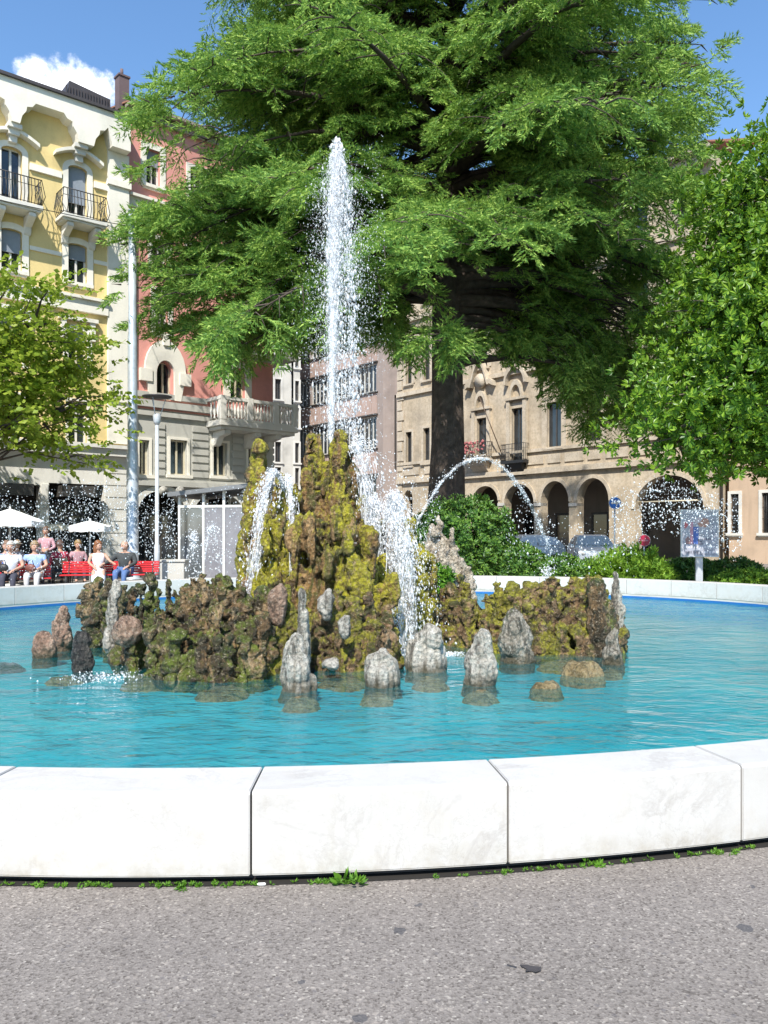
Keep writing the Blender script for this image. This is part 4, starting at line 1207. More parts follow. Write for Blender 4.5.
# pale stones set in that cliff
for (px, py, Y, rx, rz, sd, lab) in ((326, 606, 9.22, 8, 15, 1, 'grey stone set high in the cliff right of the tall pale pinnacle'),
                              (345, 628, 8.95, 6, 13, 2, 'slim pale stone standing in the cliff hollow behind the square stone'),
                              (330, 664, 8.7, 9, 6, 3, 'low pale stone at the waterline between pinnacle and square stone'),
                              (278, 605, 9.15, 9, 22, 4, 'smooth tan slab leaning in the cliff left of the pinnacle')):
    rock('set_stone', lump(px, py, Y, rx, rz)+lump(px+3, py-rz*.4, Y, rx*.7, rz*.7), M['tufa_pale'] if sd != 4 else M['tufa_pink'], lab, 'stone', 'loose stones set in the grotto cliff', .022, .05, 4, 10+sd, .5, .3, 9)

# ---- left wall of rock, curving from the back left to the front
bl = []
tops = [(92,11.6,584),(99,11.2,578),(107,10.8,582),(116,10.3,592),(122,10.0,585),(131,9.7,590),(140,9.45,584),(150,9.25,578),(158,9.1,588),(167,9.0,580),(176,8.95,590),(185,8.9,584),(192,8.88,577),(201,8.85,572),(207,8.85,585),(215,8.82,580),(222,8.8,576),(231,8.8,588),(240,8.82,583),(249,8.85,592),(258,8.9,596),(266,9.0,590)]
for i, (px, Y, top) in enumerate(tops):
    bl += column(px, Y+.3, top, random.uniform(5.5, 7.5), flare=1.2, tip=.6)
    bl += column(px+random.uniform(-4, 4), Y-.05, top+random.uniform(16, 40), random.uniform(4.5, 7), flare=1.1, tip=.7)
    if i > 3: bl += column(px+random.uniform(-5, 5), Y-.28, random.uniform(622, 660), random.uniform(4.5, 7), flare=1.1, tip=.7)
left_rock = rock('low_rock_wall', bl, M['tufa_dark'], 'long low wall of dark wet tufa curving out left of the grotto', 'rockwork', 'low tufa walls beside the grotto', .022, .17, 2.3, 8, .7, .2, 6, tbw=.8)
# a tan smooth boulder and a pale slab in its left end
rock('set_stone', lump(128, 632, 9.2, 15, 17), M['tufa_pink'], 'round tan boulder in the left end of the dark rock wall', 'boulder', None, .025, .05, 3, 22, .8)
rock('set_stone', lump(113, 615, 9.85, 6, 30)+lump(116, 590, 9.85, 5, 12)+lump(110, 640, 9.85, 7, 14), M['tufa_pale'], 'thin pale upright slab at the left end of the dark rock wall', 'stone', None, .022, .05, 4, 23, .4, .4, 9)

# ---- right wall of rock
bl = []
tops = [(443,11.4,588),(452,11.3,582),(461,11.2,577),(469,11.1,582),(478,11.0,600),(487,10.9,592),(497,10.85,582),(504,10.8,592),(513,10.75,586),(521,10.75,592),(530,10.7,584),(538,10.7,590),(546,10.7,578),(554,10.65,575),(562,10.65,584),(570,10.65,580),(578,10.65,577),(586,10.6,574),(594,10.6,577),(602,10.65,588),(610,10.75,600),(617,10.8,606)]
for px, Y, top in tops:
    bl += column(px, Y+.3, top, random.uniform(6, 8), flare=1.2, tip=.65)
    bl += column(px+random.uniform(-3, 3), Y-.0, top+random.uniform(10, 32), random.uniform(4.5, 7), flare=1.1, tip=.7)
    if px > 470: bl += column(px+random.uniform(-4, 4), Y-.22, random.uniform(612, 645), random.uniform(4, 6.5), flare=1.1, tip=.7)
rock('low_rock_wall', bl, M['tufa_ochre'], 'low ochre tufa wall with moss, stretching right of the grotto', 'rockwork', 'low tufa walls beside the grotto', .024, .15, 2.8, 12, .7, .15, 6)
rock('dark_boulder', column(598, 10.35, 580, 10, flare=1.2, tip=.8)+column(607, 10.4, 598, 10, flare=1.2, tip=.8), M['tufa_dark'], 'dark grey mossy boulder near the right end of the right rock wall', 'boulder', None, .03, .08, 3, 14, .7)
# pale heap behind, with a plant in it
bl = []
for px, Y, top, hw in ((432,14.0,524,6),(438,14.1,514,5),(425,13.9,540,7),(444,14.0,534,6),(452,14.0,526,5),(456,13.95,545,6),(462,13.9,556,6),(469,13.9,566,5),(418,13.9,548,6),(444,13.7,556,7),(431,13.7,552,7),(452,13.7,562,6),(463,13.75,570,5)):
    bl += column(px, Y, top, hw, flare=1.5, tip=.45, jit=.2, tall=1.2)
rock('pale_rock_heap', bl, M['tufa_cream'], 'pale cream limestone heap behind the falling water, fern in its middle', 'rockwork', None, .03, .13, 3.2, 17, .6, .3, 7, tbw=.8)

# ---- single stones standing in the water
SG = 'single stones standing in the pool'
def standing(px, base, top, hw, mat, lab, sd, tip=.55, flare=1.1, fl=.5, lean=0, Y=None):
    Y = Y or (EYE-WATER_Z)*FPX/(base-HY)
    b = column(px, Y, top, hw, -.56, flare, tip, lean, jit=.06, tall=1.5)
    b += column(px+hw*.4, Y+.06, top+ (base-top)*.25, hw*.6, -.56, flare, tip, lean, jit=.08, tall=1.5)
    return rock('standing_stone', b, mat, lab, 'stone', SG, .012, .05, 3.2, sd, .4, fl*.75, 10, tbw=.38 if fl > .4 else .8)
standing(298, 690, 634, 14, M['stone_pale'], 'tallest pale fluted pinnacle standing in the water before the grotto', 31, .5, 1.25, 1.0)
standing(302, 676, 588, 6, M['stone_pale'], 'thin grey pillar behind the tall fluted pinnacle', 32, .8, 1.1, .6)
standing(380, 685, 651, 19, M['stone_pale'], 'squat square pale stone with fluted face below the grotto', 33, .85, 1.0, .9)
standing(427, 670, 625, 20, M['stone_pale'], 'broad pale fluted stone at the foot of the falling water', 34, .55, 1.1, 1.0)
standing(480, 684, 632, 15.5, M['stone_pale'], 'lumpy pale stone with two knobs, right of the broad fluted stone', 35, .55, 1.15, .3)
standing(516, 662, 613, 15, M['stone_moss'], 'pale pitted boulder standing in front of the right rock wall', 36, .95, 1.05, .3)
standing(613, 664, 630, 9, M['stone_moss'], 'knobbly grey stone at the right end of the right rock wall', 37, .5, 1.4, .3)
standing(616, 634, 572, 5.5, M['stone_pale'], 'smooth pointed pale pillar rising over the right end of the rock wall', 38, .5, 1.1, .2, 0, 11.1)
standing(44, 657, 632, 12, M['stone_pink'], 'round pinkish boulder in the water at far left', 41, .8, 1.1, .1)
standing(62, 650, 606, 9, M['stone_pink'], 'tall pinkish grey pointed stone at far left', 42, .5, 1.2, .2)
standing(81, 671, 632, 9, M['tufa_black'], 'black upright stone standing in the water at left', 43, .75, 1.0, .3)
# shoals round the stones, just under or at the surface
SH = 'flat stones lying at the water surface'
def shoal(px, base, rpx, mat, lab, sd, h=.02, ry=None, Y=None):
    Y = Y or (EYE-WATER_Z)*FPX/(base-HY); r = rpx/FPX*Y
    x = (px-HX)/FPX*Y; b = []
    for k in range(7):
        a = random.uniform(0, 2*PI); q = random.uniform(0, .5)
        b.append(((x+r*q*math.cos(a), Y+r*q*math.sin(a)*.8, WATER_Z+h-.22), (r*random.uniform(.5, .75), r*random.uniform(.5, .7), .22)))
    b.append(((x, Y, WATER_Z-.30), (r*.9, r*.8, .26)))
    return rock('flat_stone', b, mat, lab, 'stone', SH, .03, .05, 3, sd, 1.0)
shoal(298, 697, 26, M['tufa_under'], 'flat brown shoal under the tall pale pinnacle', 51, .012)
shoal(380, 692, 23, M['tufa_under'], 'flat brown shoal under the squat square stone', 52, .0)
shoal(430, 678, 28, M['tufa_under'], 'flat brown shoal under the broad fluted stone', 53, .0)
shoal(478, 690, 22, M['tufa_under'], 'flat brown shoal under the two-knobbed stone', 54, .015)
shoal(546, 687, 24, M['tufa_under'], 'bare flat brown stone breaking the water, left of its reddish neighbour', 55, .06)
shoal(583, 675, 21, M['tufa_under'], 'low brown stone with a reddish top breaking the water', 56, .15)
shoal(612, 668, 16, M['tufa_under'], 'brown shoal under the knobbly grey stone at right', 57, .0)
shoal(560, 660, 34, M['tufa_under'], 'wide brown shoal along the foot of the right rock wall', 58, -.02)
shoal(70, 672, 30, M['tufa_under'], 'brown shoal round the stones at far left', 59, -.03)
shoal(150, 676, 34, M['tufa_under'], 'brown shoal at the foot of the dark rock wall, left half', 60, -.005)
shoal(228, 686, 36, M['tufa_under'], 'brown shoal at the foot of the dark rock wall, right half', 61, -.005)
shoal(8, 662, 20, M['tufa_black'], 'dark sunken stone at the left edge of the picture', 62, -.0)
shoal(345, 676, 36, M['tufa_under'], 'brown shoal under the grotto cliff', 64, -.02)
shoal(74, 765, 34, M['tufa_black'], 'dark sunken rock close behind the front rim at lower left', 63, .045, Y=5.0)

# ------------------------------------------------------------------ water in the air
OCT_V = np.array([(1,0,0),(-1,0,0),(0,1,0),(0,-1,0),(0,0,1),(0,0,-1)], float)
OCT_F = np.array([(0,2,4),(2,1,4),(1,3,4),(3,0,4),(2,0,5),(1,2,5),(3,1,5),(0,3,5)])
def drops_mesh(P, Rr, name, D=None, stretch=1.0):
    """one small drop at every point; D lets it lengthen along its path"""
    n = len(P); S = np.ones((n, 1))*Rr[:, None]
    V = OCT_V[None]*S[:, None, :]
    jit = rng.uniform(.6, 1.35, (n, 1, 3)); V = V*jit
    if D is not None:
        L = np.linalg.norm(D, axis=1, keepdims=True)+1e-9; d = D/L
        V = V + d[:, None, :]*(np.einsum('nvk,nk->nv', V, d)[:, :, None]*stretch)
    V = V + P[:, None, :]
    F = OCT_F[None] + (np.arange(n)*6)[:, None, None]
    return np_mesh(name, V.reshape(-1, 3), F.reshape(-1, 3))
def path_jet(p0, v0, T, n, spread, r0, r1, g=9.81, power=1.0, jitter=.0):
    """drops along a thrown arc; spread grows with flight time"""
    t = rng.uniform(0, 1, n)**power*T
    v = np.array(v0)[None] + rng.normal(0, 1, (n, 3))*spread
    P = np.array(p0)[None] + v*t[:, None]; P[:, 2] -= .5*g*t*t
    P += rng.normal(0, jitter, (n, 3))
    D = v.copy(); D[:, 2] -= g*t
    Rr = r0*np.exp(rng.normal(0, .45, n)); Rr = np.clip(Rr, r0*.35, r1)
    ok = P[:, 2] > WATER_Z
    return P[ok], Rr[ok], D[ok]
def cat(*a): return tuple(np.concatenate(x) for x in zip(*a))

# the main jet: a rising core, and water falling back round it
jb = W(331, 440, 11.25); top_z = W(336, 138, 11.25).z; Hj = top_z-jb.z; v0 = math.sqrt(2*9.81*Hj); Tt = v0/9.81
def jet_part(n, tpow, wfun, xfun, r, sig, fall, blur=0.0):
    t = rng.uniform(0, 1, n)**tpow; P = np.zeros((n, 3))
    h = (1-(1-t)**2) if not fall else 1-t*t          # share of the full height
    P[:, 2] = jb.z + Hj*h - np.abs(rng.normal(0, .12, n))*h
    w = wfun(h)*np.clip((1.03-h)*5, .14, 1); P[:, 0] = jb.x + xfun(h) + rng.normal(0, 1, n)*w; P[:, 1] = jb.y + rng.normal(0, 1, n)*w
    ok = P[:, 2] > jb.z-.25
    return P[ok], np.clip(r*np.exp(rng.normal(0, sig, n)), r*.35, r*2.6)[ok], np.tile((0, 0, 1.), (n, 1))[ok]
lean_ = lambda h: .075*h
A = jet_part(9500, 1.0, lambda h: .016+.050*h**1.7*np.clip((1.02-h)*4, .25, 1), lean_, .0072, .45, False)
B_ = jet_part(4600, .8, lambda h: .045+.21*np.sqrt(np.clip(1-h, 0, 1))*np.clip(.35+h, 0, 1), lambda h: .075+.10*(1-h), .0052, .5, True)
G_ = jet_part(1300, .6, lambda h: .045+.10*np.sqrt(np.clip(1-h, 0, 1)), lambda h: .08+.02*(1-h), .0085, .45, True)
C_ = jet_part(1300, .7, lambda h: .03+.03*(1-h), lambda h: .10+.26*np.sqrt(np.clip(1-h, 0, 1)), .0085, .45, True)
P, Rr, D = cat(A, B_, G_, C_)
jet = link('fountain_jet', drops_mesh(P, Rr, 'fountain_jet', D, 1.4), M['drops'])
tag(jet, 'tall white column of water shooting up from the grotto spires', 'water jet')
# solid rope of water in its middle
def ligaments(mb, p0, v0, T, n, spread, rad, length=(.05, .16), g=9.81, jitter=.01, t0=(0, 1)):
    """short torn threads of water lying along the thrown path"""
    p0 = np.array(p0, float)
    for k in range(n):
        v = np.array(v0)+rng.normal(0, 1, 3)*spread; ta = rng.uniform(*t0)*T; dt = rng.uniform(*length); off = p0+rng.normal(0, jitter, 3)
        pts = []; r_ = rad*math.exp(rng.normal(0, .4)); m = 6; rr = []
        for i in range(m):
            t = ta+dt*i/(m-1); q = off+v*t; pts.append((q[0]+rng.normal(0, .004), q[1], q[2]-.5*g*t*t)); rr.append(max(.0008, r_*math.sin(PI*(i+.25)/(m-.5))*rng.uniform(.5, 1.3)))
        if min(p_[2] for p_ in pts) > WATER_Z: mb.tube(pts, rr, 5, False)
mbj = MB()
ligaments(mbj, (jb.x, jb.y, jb.z-.1), (.075/ Tt, 0, v0), Tt, 420, .045, .011, (.02, .07), jitter=.012, t0=(0, .92))
zs = np.linspace(0, Hj*.82, 60)
mbj.tube([(jb.x + lean_(q/Hj) + rng.normal(0, .008), jb.y + rng.normal(0, .006), jb.z-.25+q) for q in zs], [.026*rng.uniform(.5, 1.35)*(1+.5*q/Hj) for q in zs], 7)
mbj.build('core', M['drops'], jet)
q_ = jet_part(12000, .8, lambda h: .11+.19*np.sqrt(np.clip(1-h, 0, 1)), lambda h: .08+.06*(1-h), .0036, .4, True)
link('mist', drops_mesh(q_[0], q_[1], 'mist', q_[2], .8), M['mist'], jet)

def veil(parent, p0, v0, T, r0, r1, n=16, t0=0.0, g=9.81, flat_=.6):
    # a tattered hose-shaped sheet along a thrown path, flattened towards its fall
    mb = MB(); p0 = np.array(p0, float); v0 = np.array(v0, float); pts = []; rr = []
    for i in range(n+1):
        t = t0+(T-t0)*i/n; q = p0+v0*t; q[2] -= .5*g*t*t
        if q[2] < WATER_Z: break
        pts.append(tuple(q+rng.normal(0, .006, 3))); rr.append((r0+(r1-r0)*i/n)*rng.uniform(.85, 1.15))
    mb.tube(pts, rr, 16, False); return mb.build('water_veil', M['veil'], parent)
vb = MB()
for sc_ in (1.0, .62, .3):
    zs = np.linspace(0, 1, 40)
    vb.tube([(jb.x+lean_(h)+rng.normal(0, .006), jb.y+rng.normal(0, .006), jb.z-.1+Hj*h*.985) for h in zs], [sc_*(.035+.17*h**.9*(1-h)**.35)*rng.uniform(.9, 1.1)+.004 for h in zs], 16, False)
vb.build('water_veil', M['veil'], jet)

# the left tuft: two arcs falling either side of a low spire
a0 = np.array(W(284, 490, 10.85)); parts = []
for (vx, vy, vz_, nn, sp) in ((-.38, -1.0, 2.1, 1700, .05), (-.50, -1.1, 2.2, 900, .08), (.30, -.9, 1.8, 1100, .04), (.42, -1.0, 1.9, 400, .08), (-.1, -1.0, 1.6, 350, .14)):
    parts.append(path_jet(a0, (vx, vy, vz_), 1.0, nn, sp, .0065, .016, jitter=.012))
P, Rr, D = cat(*parts)
o = link('fountain_jet', drops_mesh(P, Rr, 'left_jet', D, 1.1), M['drops']); lg = MB(); ligaments(lg, a0, (-.40, -1.0, 2.1), .9, 120, .08, .006, (.03, .10), jitter=.03); ligaments(lg, a0, (.31, -.9, 1.8), .8, 60, .07, .006, (.03, .10), jitter=.03); lg.build('water_threads', M['mist'], o); veil(o, a0, (-.39, -1.0, 2.1), .80, .03, .085); veil(o, a0, (.30, -.9, 1.8), .72, .025, .06); tag(o, 'white water arching both ways over the low spire on the left of the grotto', 'water jet')
# right fall: broad splashing sheet
parts = []
b0 = np.array(W(372, 520, 11.0)); c0 = np.array(W(388, 520, 10.7)); d0 = np.array(W(352, 450, 11.1))
parts.append(path_jet(d0, (.42, -.2, .9), 1.0, 1800, .16, .0065, .018, jitter=.03))
parts.append(path_jet(d0, (.75, -.1, 1.5), 1.0, 1100, .27, .006, .016, jitter=.05))
parts.append(path_jet(b0, (.10, -.4, 2.3), 1.05, 1600, .12, .007, .018, jitter=.02))
parts.append(path_jet(c0, (.30, -.5, 2.5), 1.15, 1700, .14, .007, .018, jitter=.02))
parts.append(path_jet(c0, (.14, -.5, 1.5), 1.0, 1200, .15, .0065, .018, jitter=.04))
e0 = np.array(W(405, 545, 10.5)); parts.append(path_jet(e0, (.1, -.3, .4), .85, 1300, .2, .0065, .018, jitter=.09)); parts.append(path_jet(e0, (-.12, -.35, .9), .9, 900, .18, .0065, .018, jitter=.06))
parts.append(path_jet(c0, (.5, -.3, 2.0), 1.05, 1500, .22, .006, .016, jitter=.05))
P, Rr, D = cat(*parts)
o = link('fountain_jet', drops_mesh(P, Rr, 'right_jet', D, 1.3), M['drops']); lg = MB()
for p_, v_, n_, s_ in ((d0, (.42, -.2, .9), 110, .24), (b0, (.10, -.4, 2.3), 80, .16), (c0, (.30, -.5, 2.5), 80, .2), (e0, (.0, -.32, .6), 50, .3)): ligaments(lg, p_, v_, 1.0, n_, s_, .0055, (.03, .09), jitter=.07)
lg.build('water_threads', M['mist'], o); veil(o, d0, (.42, -.2, .9), 1.0, .05, .16); veil(o, b0, (.10, -.4, 2.3), 1.0, .05, .12); veil(o, c0, (.30, -.5, 2.5), 1.1, .05, .16); veil(o, c0, (.14, -.5, 1.5), 1.0, .05, .14); tag(o, 'broad white splashing fall tumbling down the right side of the grotto', 'water jet')
# thin high arc thrown to the back right
p0 = np.array(W(411, 535, 12.6)); p1 = np.array(W(552, 556, 14.4)); zt = W(460, 457, 13.2).z
vz = math.sqrt(2*9.81*(zt-p0[2])); T = vz/9.81 + math.sqrt(2*(zt-p1[2])/9.81)
vx, vy = (p1[0]-p0[0])/T, (p1[1]-p0[1])/T
a = path_jet(p0, (vx, vy, vz), T, 850, .014, .007, .018, jitter=.010)
b = path_jet(p0, (vx, vy, vz), T, 650, .07, .0065, .016, jitter=.03)
P, Rr, D = cat(a, b)
ok = (np.sin(P[:, 0]*9)+np.sin(P[:, 0]*23+1)+rng.normal(0, .7, len(P))) > -1.0     # the thrown water breaks into beads
o = link('fountain_jet', drops_mesh(P[ok], Rr[ok], 'arc_jet', D[ok], .5), M['drops']); veil(o, p0, (vx, vy, vz), T*.97, .018, .034, 30); tag(o, 'thin white arc of water thrown high to the right before the round bush', 'water jet')
# small jets at the foot and left
parts = [path_jet(np.array(W(193, 560, 10.5)), (.05, -.1, 2.6), .62, 420, .10, .006, .014), path_jet(np.array(W(205, 560, 10.6)), (.3, -.1, 2.9), .62, 420, .10, .006, .014)]
P, Rr, D = cat(*parts); o = link('fountain_jet', drops_mesh(P, Rr, 'small_jet', D, .5), M['drops']); tag(o, 'small spurt of drops above the left rock wall before the glass kiosk', 'water jet')
p0 = np.array(W(545, 590, 12.0)); parts = [path_jet(p0, (.1, 0, 2.5), .6, 350, .2, .0065, .016)]
P, Rr, D = cat(*parts); o = link('fountain_jet', drops_mesh(P, Rr, 'small_jet', D, .5), M['drops']); tag(o, 'small spurt of drops above the right rock wall', 'water jet')
# loose spray hanging in the air over both sides of the pool
def spray(n, x0, x1, yt, yb, Y0, Y1, r, name, lab, soft=.25):
    px = rng.uniform(x0, x1, n); py = yt + (yb-yt)*rng.beta(1.4, 1.8, n); Y = rng.uniform(Y0, Y1, n)
    edge = 10*np.sin(px*.045)+rng.normal(0, 5, n); py = py + edge
    P = np.stack([(px-HX)/FPX*Y, Y, EYE+(HY-py)/FPX*Y], 1)
    Rr = np.clip(r*np.exp(rng.normal(0, .5, n)), r*.4, r*2.4)
    D = np.stack([rng.normal(0, .5, n), rng.normal(0, .3, n), -np.ones(n)], 1)
    ok = P[:, 2] > WATER_Z+.02
    o = link(name, drops_mesh(P[ok], Rr[ok], name, D[ok], .5), M['drops']); tag(o, lab, 'spray', None, 'stuff')
spray(3000, -30, 175, 488, 572, 10.5, 14.5, .0058, 'spray', 'loose white drops hanging over the left of the pool')
spray(700, 165, 255, 488, 590, 10.5, 14.5, .006, 'spray', 'loose white drops before the glass kiosk')
spray(1700, 612, 742, 488, 548, 11.5, 15.0, .0068, 'spray', 'loose white drops hanging over the right of the pool')
spray(500, 505, 640, 515, 575, 11.5, 15.0, .0068, 'spray', 'loose white drops behind the right rock wall')
spray(1500, 305, 385, 150, 440, 10.9, 11.9, .0045, 'spray', 'fine drops drifting round the tall jet')
spray(1200, 375, 440, 470, 640, 10.4, 11.6, .005, 'spray', 'fine drops drifting round the right fall')
def foam(px, py, rx, n, lab):
    Y = (EYE-WATER_Z)*FPX/(py-HY); c = np.array([(px-HX)/FPX*Y, Y])
    q = rng.normal(0, 1, (n, 2))*np.array([rx/FPX*Y, rx/FPX*Y*.9])*.5
    P = np.stack([c[0]+q[:, 0], c[1]+q[:, 1], WATER_Z+np.abs(rng.normal(0, .018, n))], 1)
    Rr = np.clip(.006*np.exp(rng.normal(0, .5, n)), .003, .015)
    o = link('foam', drops_mesh(P, Rr, 'foam'), M['drops']); tag(o, lab, 'foam', None, 'stuff')
foam(105, 678, 38, 420, 'white churned water in front of the black stone at left')
foam(448, 655, 16, 420, 'white churned water right of the broad fluted stone')
foam(405, 655, 14, 260, 'white churned water under the right fall')
# ------------------------------------------------------------------ foliage kit
def rot_frames(d, up=None, roll=None):
    """orthonormal frames whose x axis is d (n,3)"""
    d = d/np.linalg.norm(d, axis=1, keepdims=True)
    u = np.tile((0, 0, 1.), (len(d), 1)) if up is None else up
    y = np.cross(u, d); ln = np.linalg.norm(y, axis=1, keepdims=True)
    y = np.where(ln < 1e-3, np.array([[0, 1., 0]]), y/np.maximum(ln, 1e-6)); z_ = np.cross(d, y)
    if roll is not None:
        c, s = np.cos(roll)[:, None], np.sin(roll)[:, None]; y, z_ = y*c+z_*s, z_*c-y*s
    return np.stack([d, y, z_], 1)          # rows: local x,y,z in world
def stamp(templates, P, Fr, S):
    """stamps template quads at points P with frames Fr and scale S"""
    V = []; F = []; b = 0; k = len(templates); which = rng.integers(0, k, len(P))
    for i, (tv, tf) in enumerate(templates):
        ix = np.nonzero(which == i)[0]
        if not len(ix): continue
        v = np.einsum('vj,njk->nvk', tv, Fr[ix])*S[ix][:, None, None] + P[ix][:, None, :]
        f = tf[None] + (np.arange(len(ix))*len(tv))[:, None, None] + b
        V.append(v.reshape(-1, 3)); F.append(f.reshape(-1, tf.shape[1])); b += len(ix)*len(tv)
    return np.vstack(V), np.vstack(F)
def leaf_quad(base, d, side, L, Wd, droop=0.0):
    d = np.array(d, float); d /= np.linalg.norm(d); s = np.array(side, float); s -= d*s.dot(d); s /= np.linalg.norm(s)
    nn = np.cross(d, s)
    return [base, base+d*L*.5+s*Wd*.5-nn*droop*.3*L, base+d*L-nn*droop*L, base+d*L*.5-s*Wd*.5-nn*droop*.3*L]
def quads(lst):
    V = np.array([p for q in lst for p in q]); F = np.arange(len(lst)*4).reshape(-1, 4)
    return V, F

def cedar_frond(seed):
    """feathery bough tip: fingers thick with short needles, as triangles (last index repeated)"""
    r_ = random.Random(seed); T = []
    def finger(p, d, L, rad, n):
        d = np.array(d, float); d /= np.linalg.norm(d); a = np.cross(d, (0, 0, 1)); a /= np.linalg.norm(a); b = np.cross(a, d)
        for i in range(n):
            t = (i+r_.random()*.8)/n; q = p + d*L*t + np.array([0, 0, -.10*L*t*t]); th = r_.uniform(0, 2*PI)
            o = a*math.cos(th)+b*math.sin(th)*.75+np.array([0, 0, .15]); w = np.cross(d, o); w /= np.linalg.norm(w)+1e-9
            e = d*r_.uniform(.75, 1.25) + o*r_.uniform(.55, 1.0); ln = rad*r_.uniform(.8, 1.3)*(1.1-.45*t)
            T.append([q-w*.026, q+w*.026, q+e*ln])
        T.append([p+d*L-a*.02, p+d*L+a*.02, p+d*(L+rad*.9)])
    finger(np.zeros(3), (1, 0, -.06), .95, .17, 17)
    for t, s in ((.12, 1), (.2, -1), (.34, 1), (.42, -1), (.56, 1), (.64, -1), (.78, 1), (.84, -1)):
        a = R(r_.uniform(35, 58)); finger(np.array([t, 0, -.1*t*t]), (math.cos(a), s*math.sin(a), r_.uniform(-.22, .16)), .46*(1.1-.75*t)*r_.uniform(.8, 1.2), .145, 7)
    V = np.array([p for q in T for p in q]); F = np.arange(len(T)*3).reshape(-1, 3)
    return V, F
FROND = [cedar_frond(k) for k in range(8)]

def rosette(n, L, Wd, seed, tilt=(.15, .7)):
    r_ = random.Random(seed); Q = []
    for i in range(n):
        a = 2*PI*i/n + r_.uniform(-.3, .3); e = r_.uniform(*tilt)
        d = np.array([math.sin(e), math.cos(a)*math.cos(e), math.sin(a)*math.cos(e)])
        sd = np.cross(d, (1, 0, 0)); l = L*r_.uniform(.75, 1.15); w = Wd*r_.uniform(.85, 1.15)
        base = d*.02; s = sd/np.linalg.norm(sd); nn = np.cross(d, s); m1 = base + d*l*.55 - nn*.02*l; tip = base+d*l - nn*.16*l
        b0 = base+d*l*.03
        # two halves folded on the midrib
        Q.append([b0, base+d*l*.35+s*w*.5+nn*.06*l, base+d*l*.72+s*w*.38+nn*.03*l, tip])
        Q.append([b0, tip, base+d*l*.72-s*w*.38+nn*.03*l, base+d*l*.35-s*w*.5+nn*.06*l])
    V = np.array([p for q in Q for p in q]); F = np.arange(len(Q)*4).reshape(-1, 4)
    # weld each pair along the midrib so a leaf is one island
    return V, F
ROS_MAG = [rosette(8, .19, .085, k) for k in range(5)]
ROS_LAU = [rosette(7, .11, .05, 20+k) for k in range(4)]

def twig_spray(n, L, Wd, seed):
    """flat spray of broad leaves on a twig along x"""
    r_ = random.Random(seed); Q = []
    for i in range(n):
        t = i/n; s = 1 if i % 2 else -1
        p = np.array([t*.55, s*.02, -.06*t*t]); a = R(r_.uniform(40, 75))
        d = np.array([math.cos(a), s*math.sin(a), r_.uniform(-.45, .1)])
        Q.append(leaf_quad(p, d, (r_.uniform(-.3, .3), r_.uniform(.6, 1), r_.uniform(-.5, .5)), L*r_.uniform(.7, 1.2), Wd*r_.uniform(.8, 1.2), .15))
    return quads(Q)
SPR_LIME = [twig_spray(11, .15, .12, k) for k in range(5)]
def needle_tuft(seed):
    r_ = random.Random(seed); Q = []
    for i in range(14):
        t = r_.random(); p = np.array([t*.5, 0, 0]); a = r_.uniform(0, 2*PI); e = R(r_.uniform(25, 60))
        d = np.array([math.cos(e), math.sin(e)*math.cos(a), math.sin(e)*math.sin(a)])
        Q.append(leaf_quad(p, d, (r_.random(), r_.random(), r_.random()+.1), .22*(1-.4*t), .045, .05))
    return quads(Q)
TUFT = [needle_tuft(k) for k in range(4)]

# ------------------------------------------------------------------ the great cedar
random.seed(5)
TX, TY = 2.2, 30.0
cedar = empty('cedar_tree', (TX, TY, 0), 0, 'huge dark-trunked cedar with layered drooping branches behind the fountain', 'tree')
tk = MB(); hs = np.array([0, .5, 1.5, 3, 5, 7.5, 9, 12, 16, 20, 24, 28, 30.5])
rs = np.array([1.05, .9, .78, .70, .62, .58, .54, .44, .34, .25, .16, .08, .03])
tk.tube([(.12*math.sin(h*.35)+.012*h*1.2, .1*math.cos(h*.4), h-.1) for h in hs], list(rs), 18)
LP = []; LD = []; LS = []
nl = 74
def limb_len(h):
    xs = [5.5, 7, 9, 12, 16, 20, 24, 27, 30]; ys = [4.5, 7.5, 10.3, 11.6, 11.2, 10.4, 8.4, 5.6, 1.5]
    return float(np.interp(h, xs, ys))
limbs = []
for i in range(nl):
    h = 7.6 + 22.2*((i+.5)/nl)**1.0 + random.uniform(-.3, .3); az = i*2.39996 + random.uniform(-.35, .35)
    limbs.append((h, az, limb_len(h)*random.uniform(.72, 1.06), random.uniform(.02, .28), random.uniform(.20, .46)))
# the boughs that show best: low left curtain, low right curtain, left tip, right tip
limbs += [(12.0, PI*1.02, 12.2, .12, .24), (11.0, PI*1.10, 10.0, .1, .26), (10.6, PI*.93, 9.0, .1, .30), (13.2, PI*1.06, 12.0, .15, .26), (11.8, PI*1.17, 9.5, .1, .28), (10.2, PI*1.05, 8.6, .1, .36),
          (9.6, .35, 8.8, .12, .42), (10.2, .22, 9.8, .12, .40), (9.0, .5, 7.6, .1, .48), (11.4, .1, 9.6, .1, .34), (9.4, .12, 7.0, .08, .50), (9.4, .75, 7.2, .08, .48), (10.0, .45, 10, .1, .40),
          (20.5, -.1, 11.2, .2, .22), (18.5, -.3, 10.8, .2, .25), (22.0, -.25, 10.0, .22, .22), (24.5, -.4, 9, .2, .25), (17, PI*1.02, 11.5, .2, .3), (21, PI*1.05, 10.5, .2, .25)]
for i in range(44):               # the sunny side carries many more boughs
    h = 11.0 + 15.5*((i+.5)/44); limbs.append((h, -PI/2 + random.uniform(-1.25, 1.25), limb_len(h)*random.uniform(.45, .92), random.uniform(.10, .34), random.uniform(.32, .62)))
for i in range(32):
    h = 11.3 + 11.7*((i+.5)/32); limbs.append((h, PI + random.uniform(-.55, .75), limb_len(h)*random.uniform(.75, 1.05), random.uniform(.10, .30), random.uniform(.28, .48)))
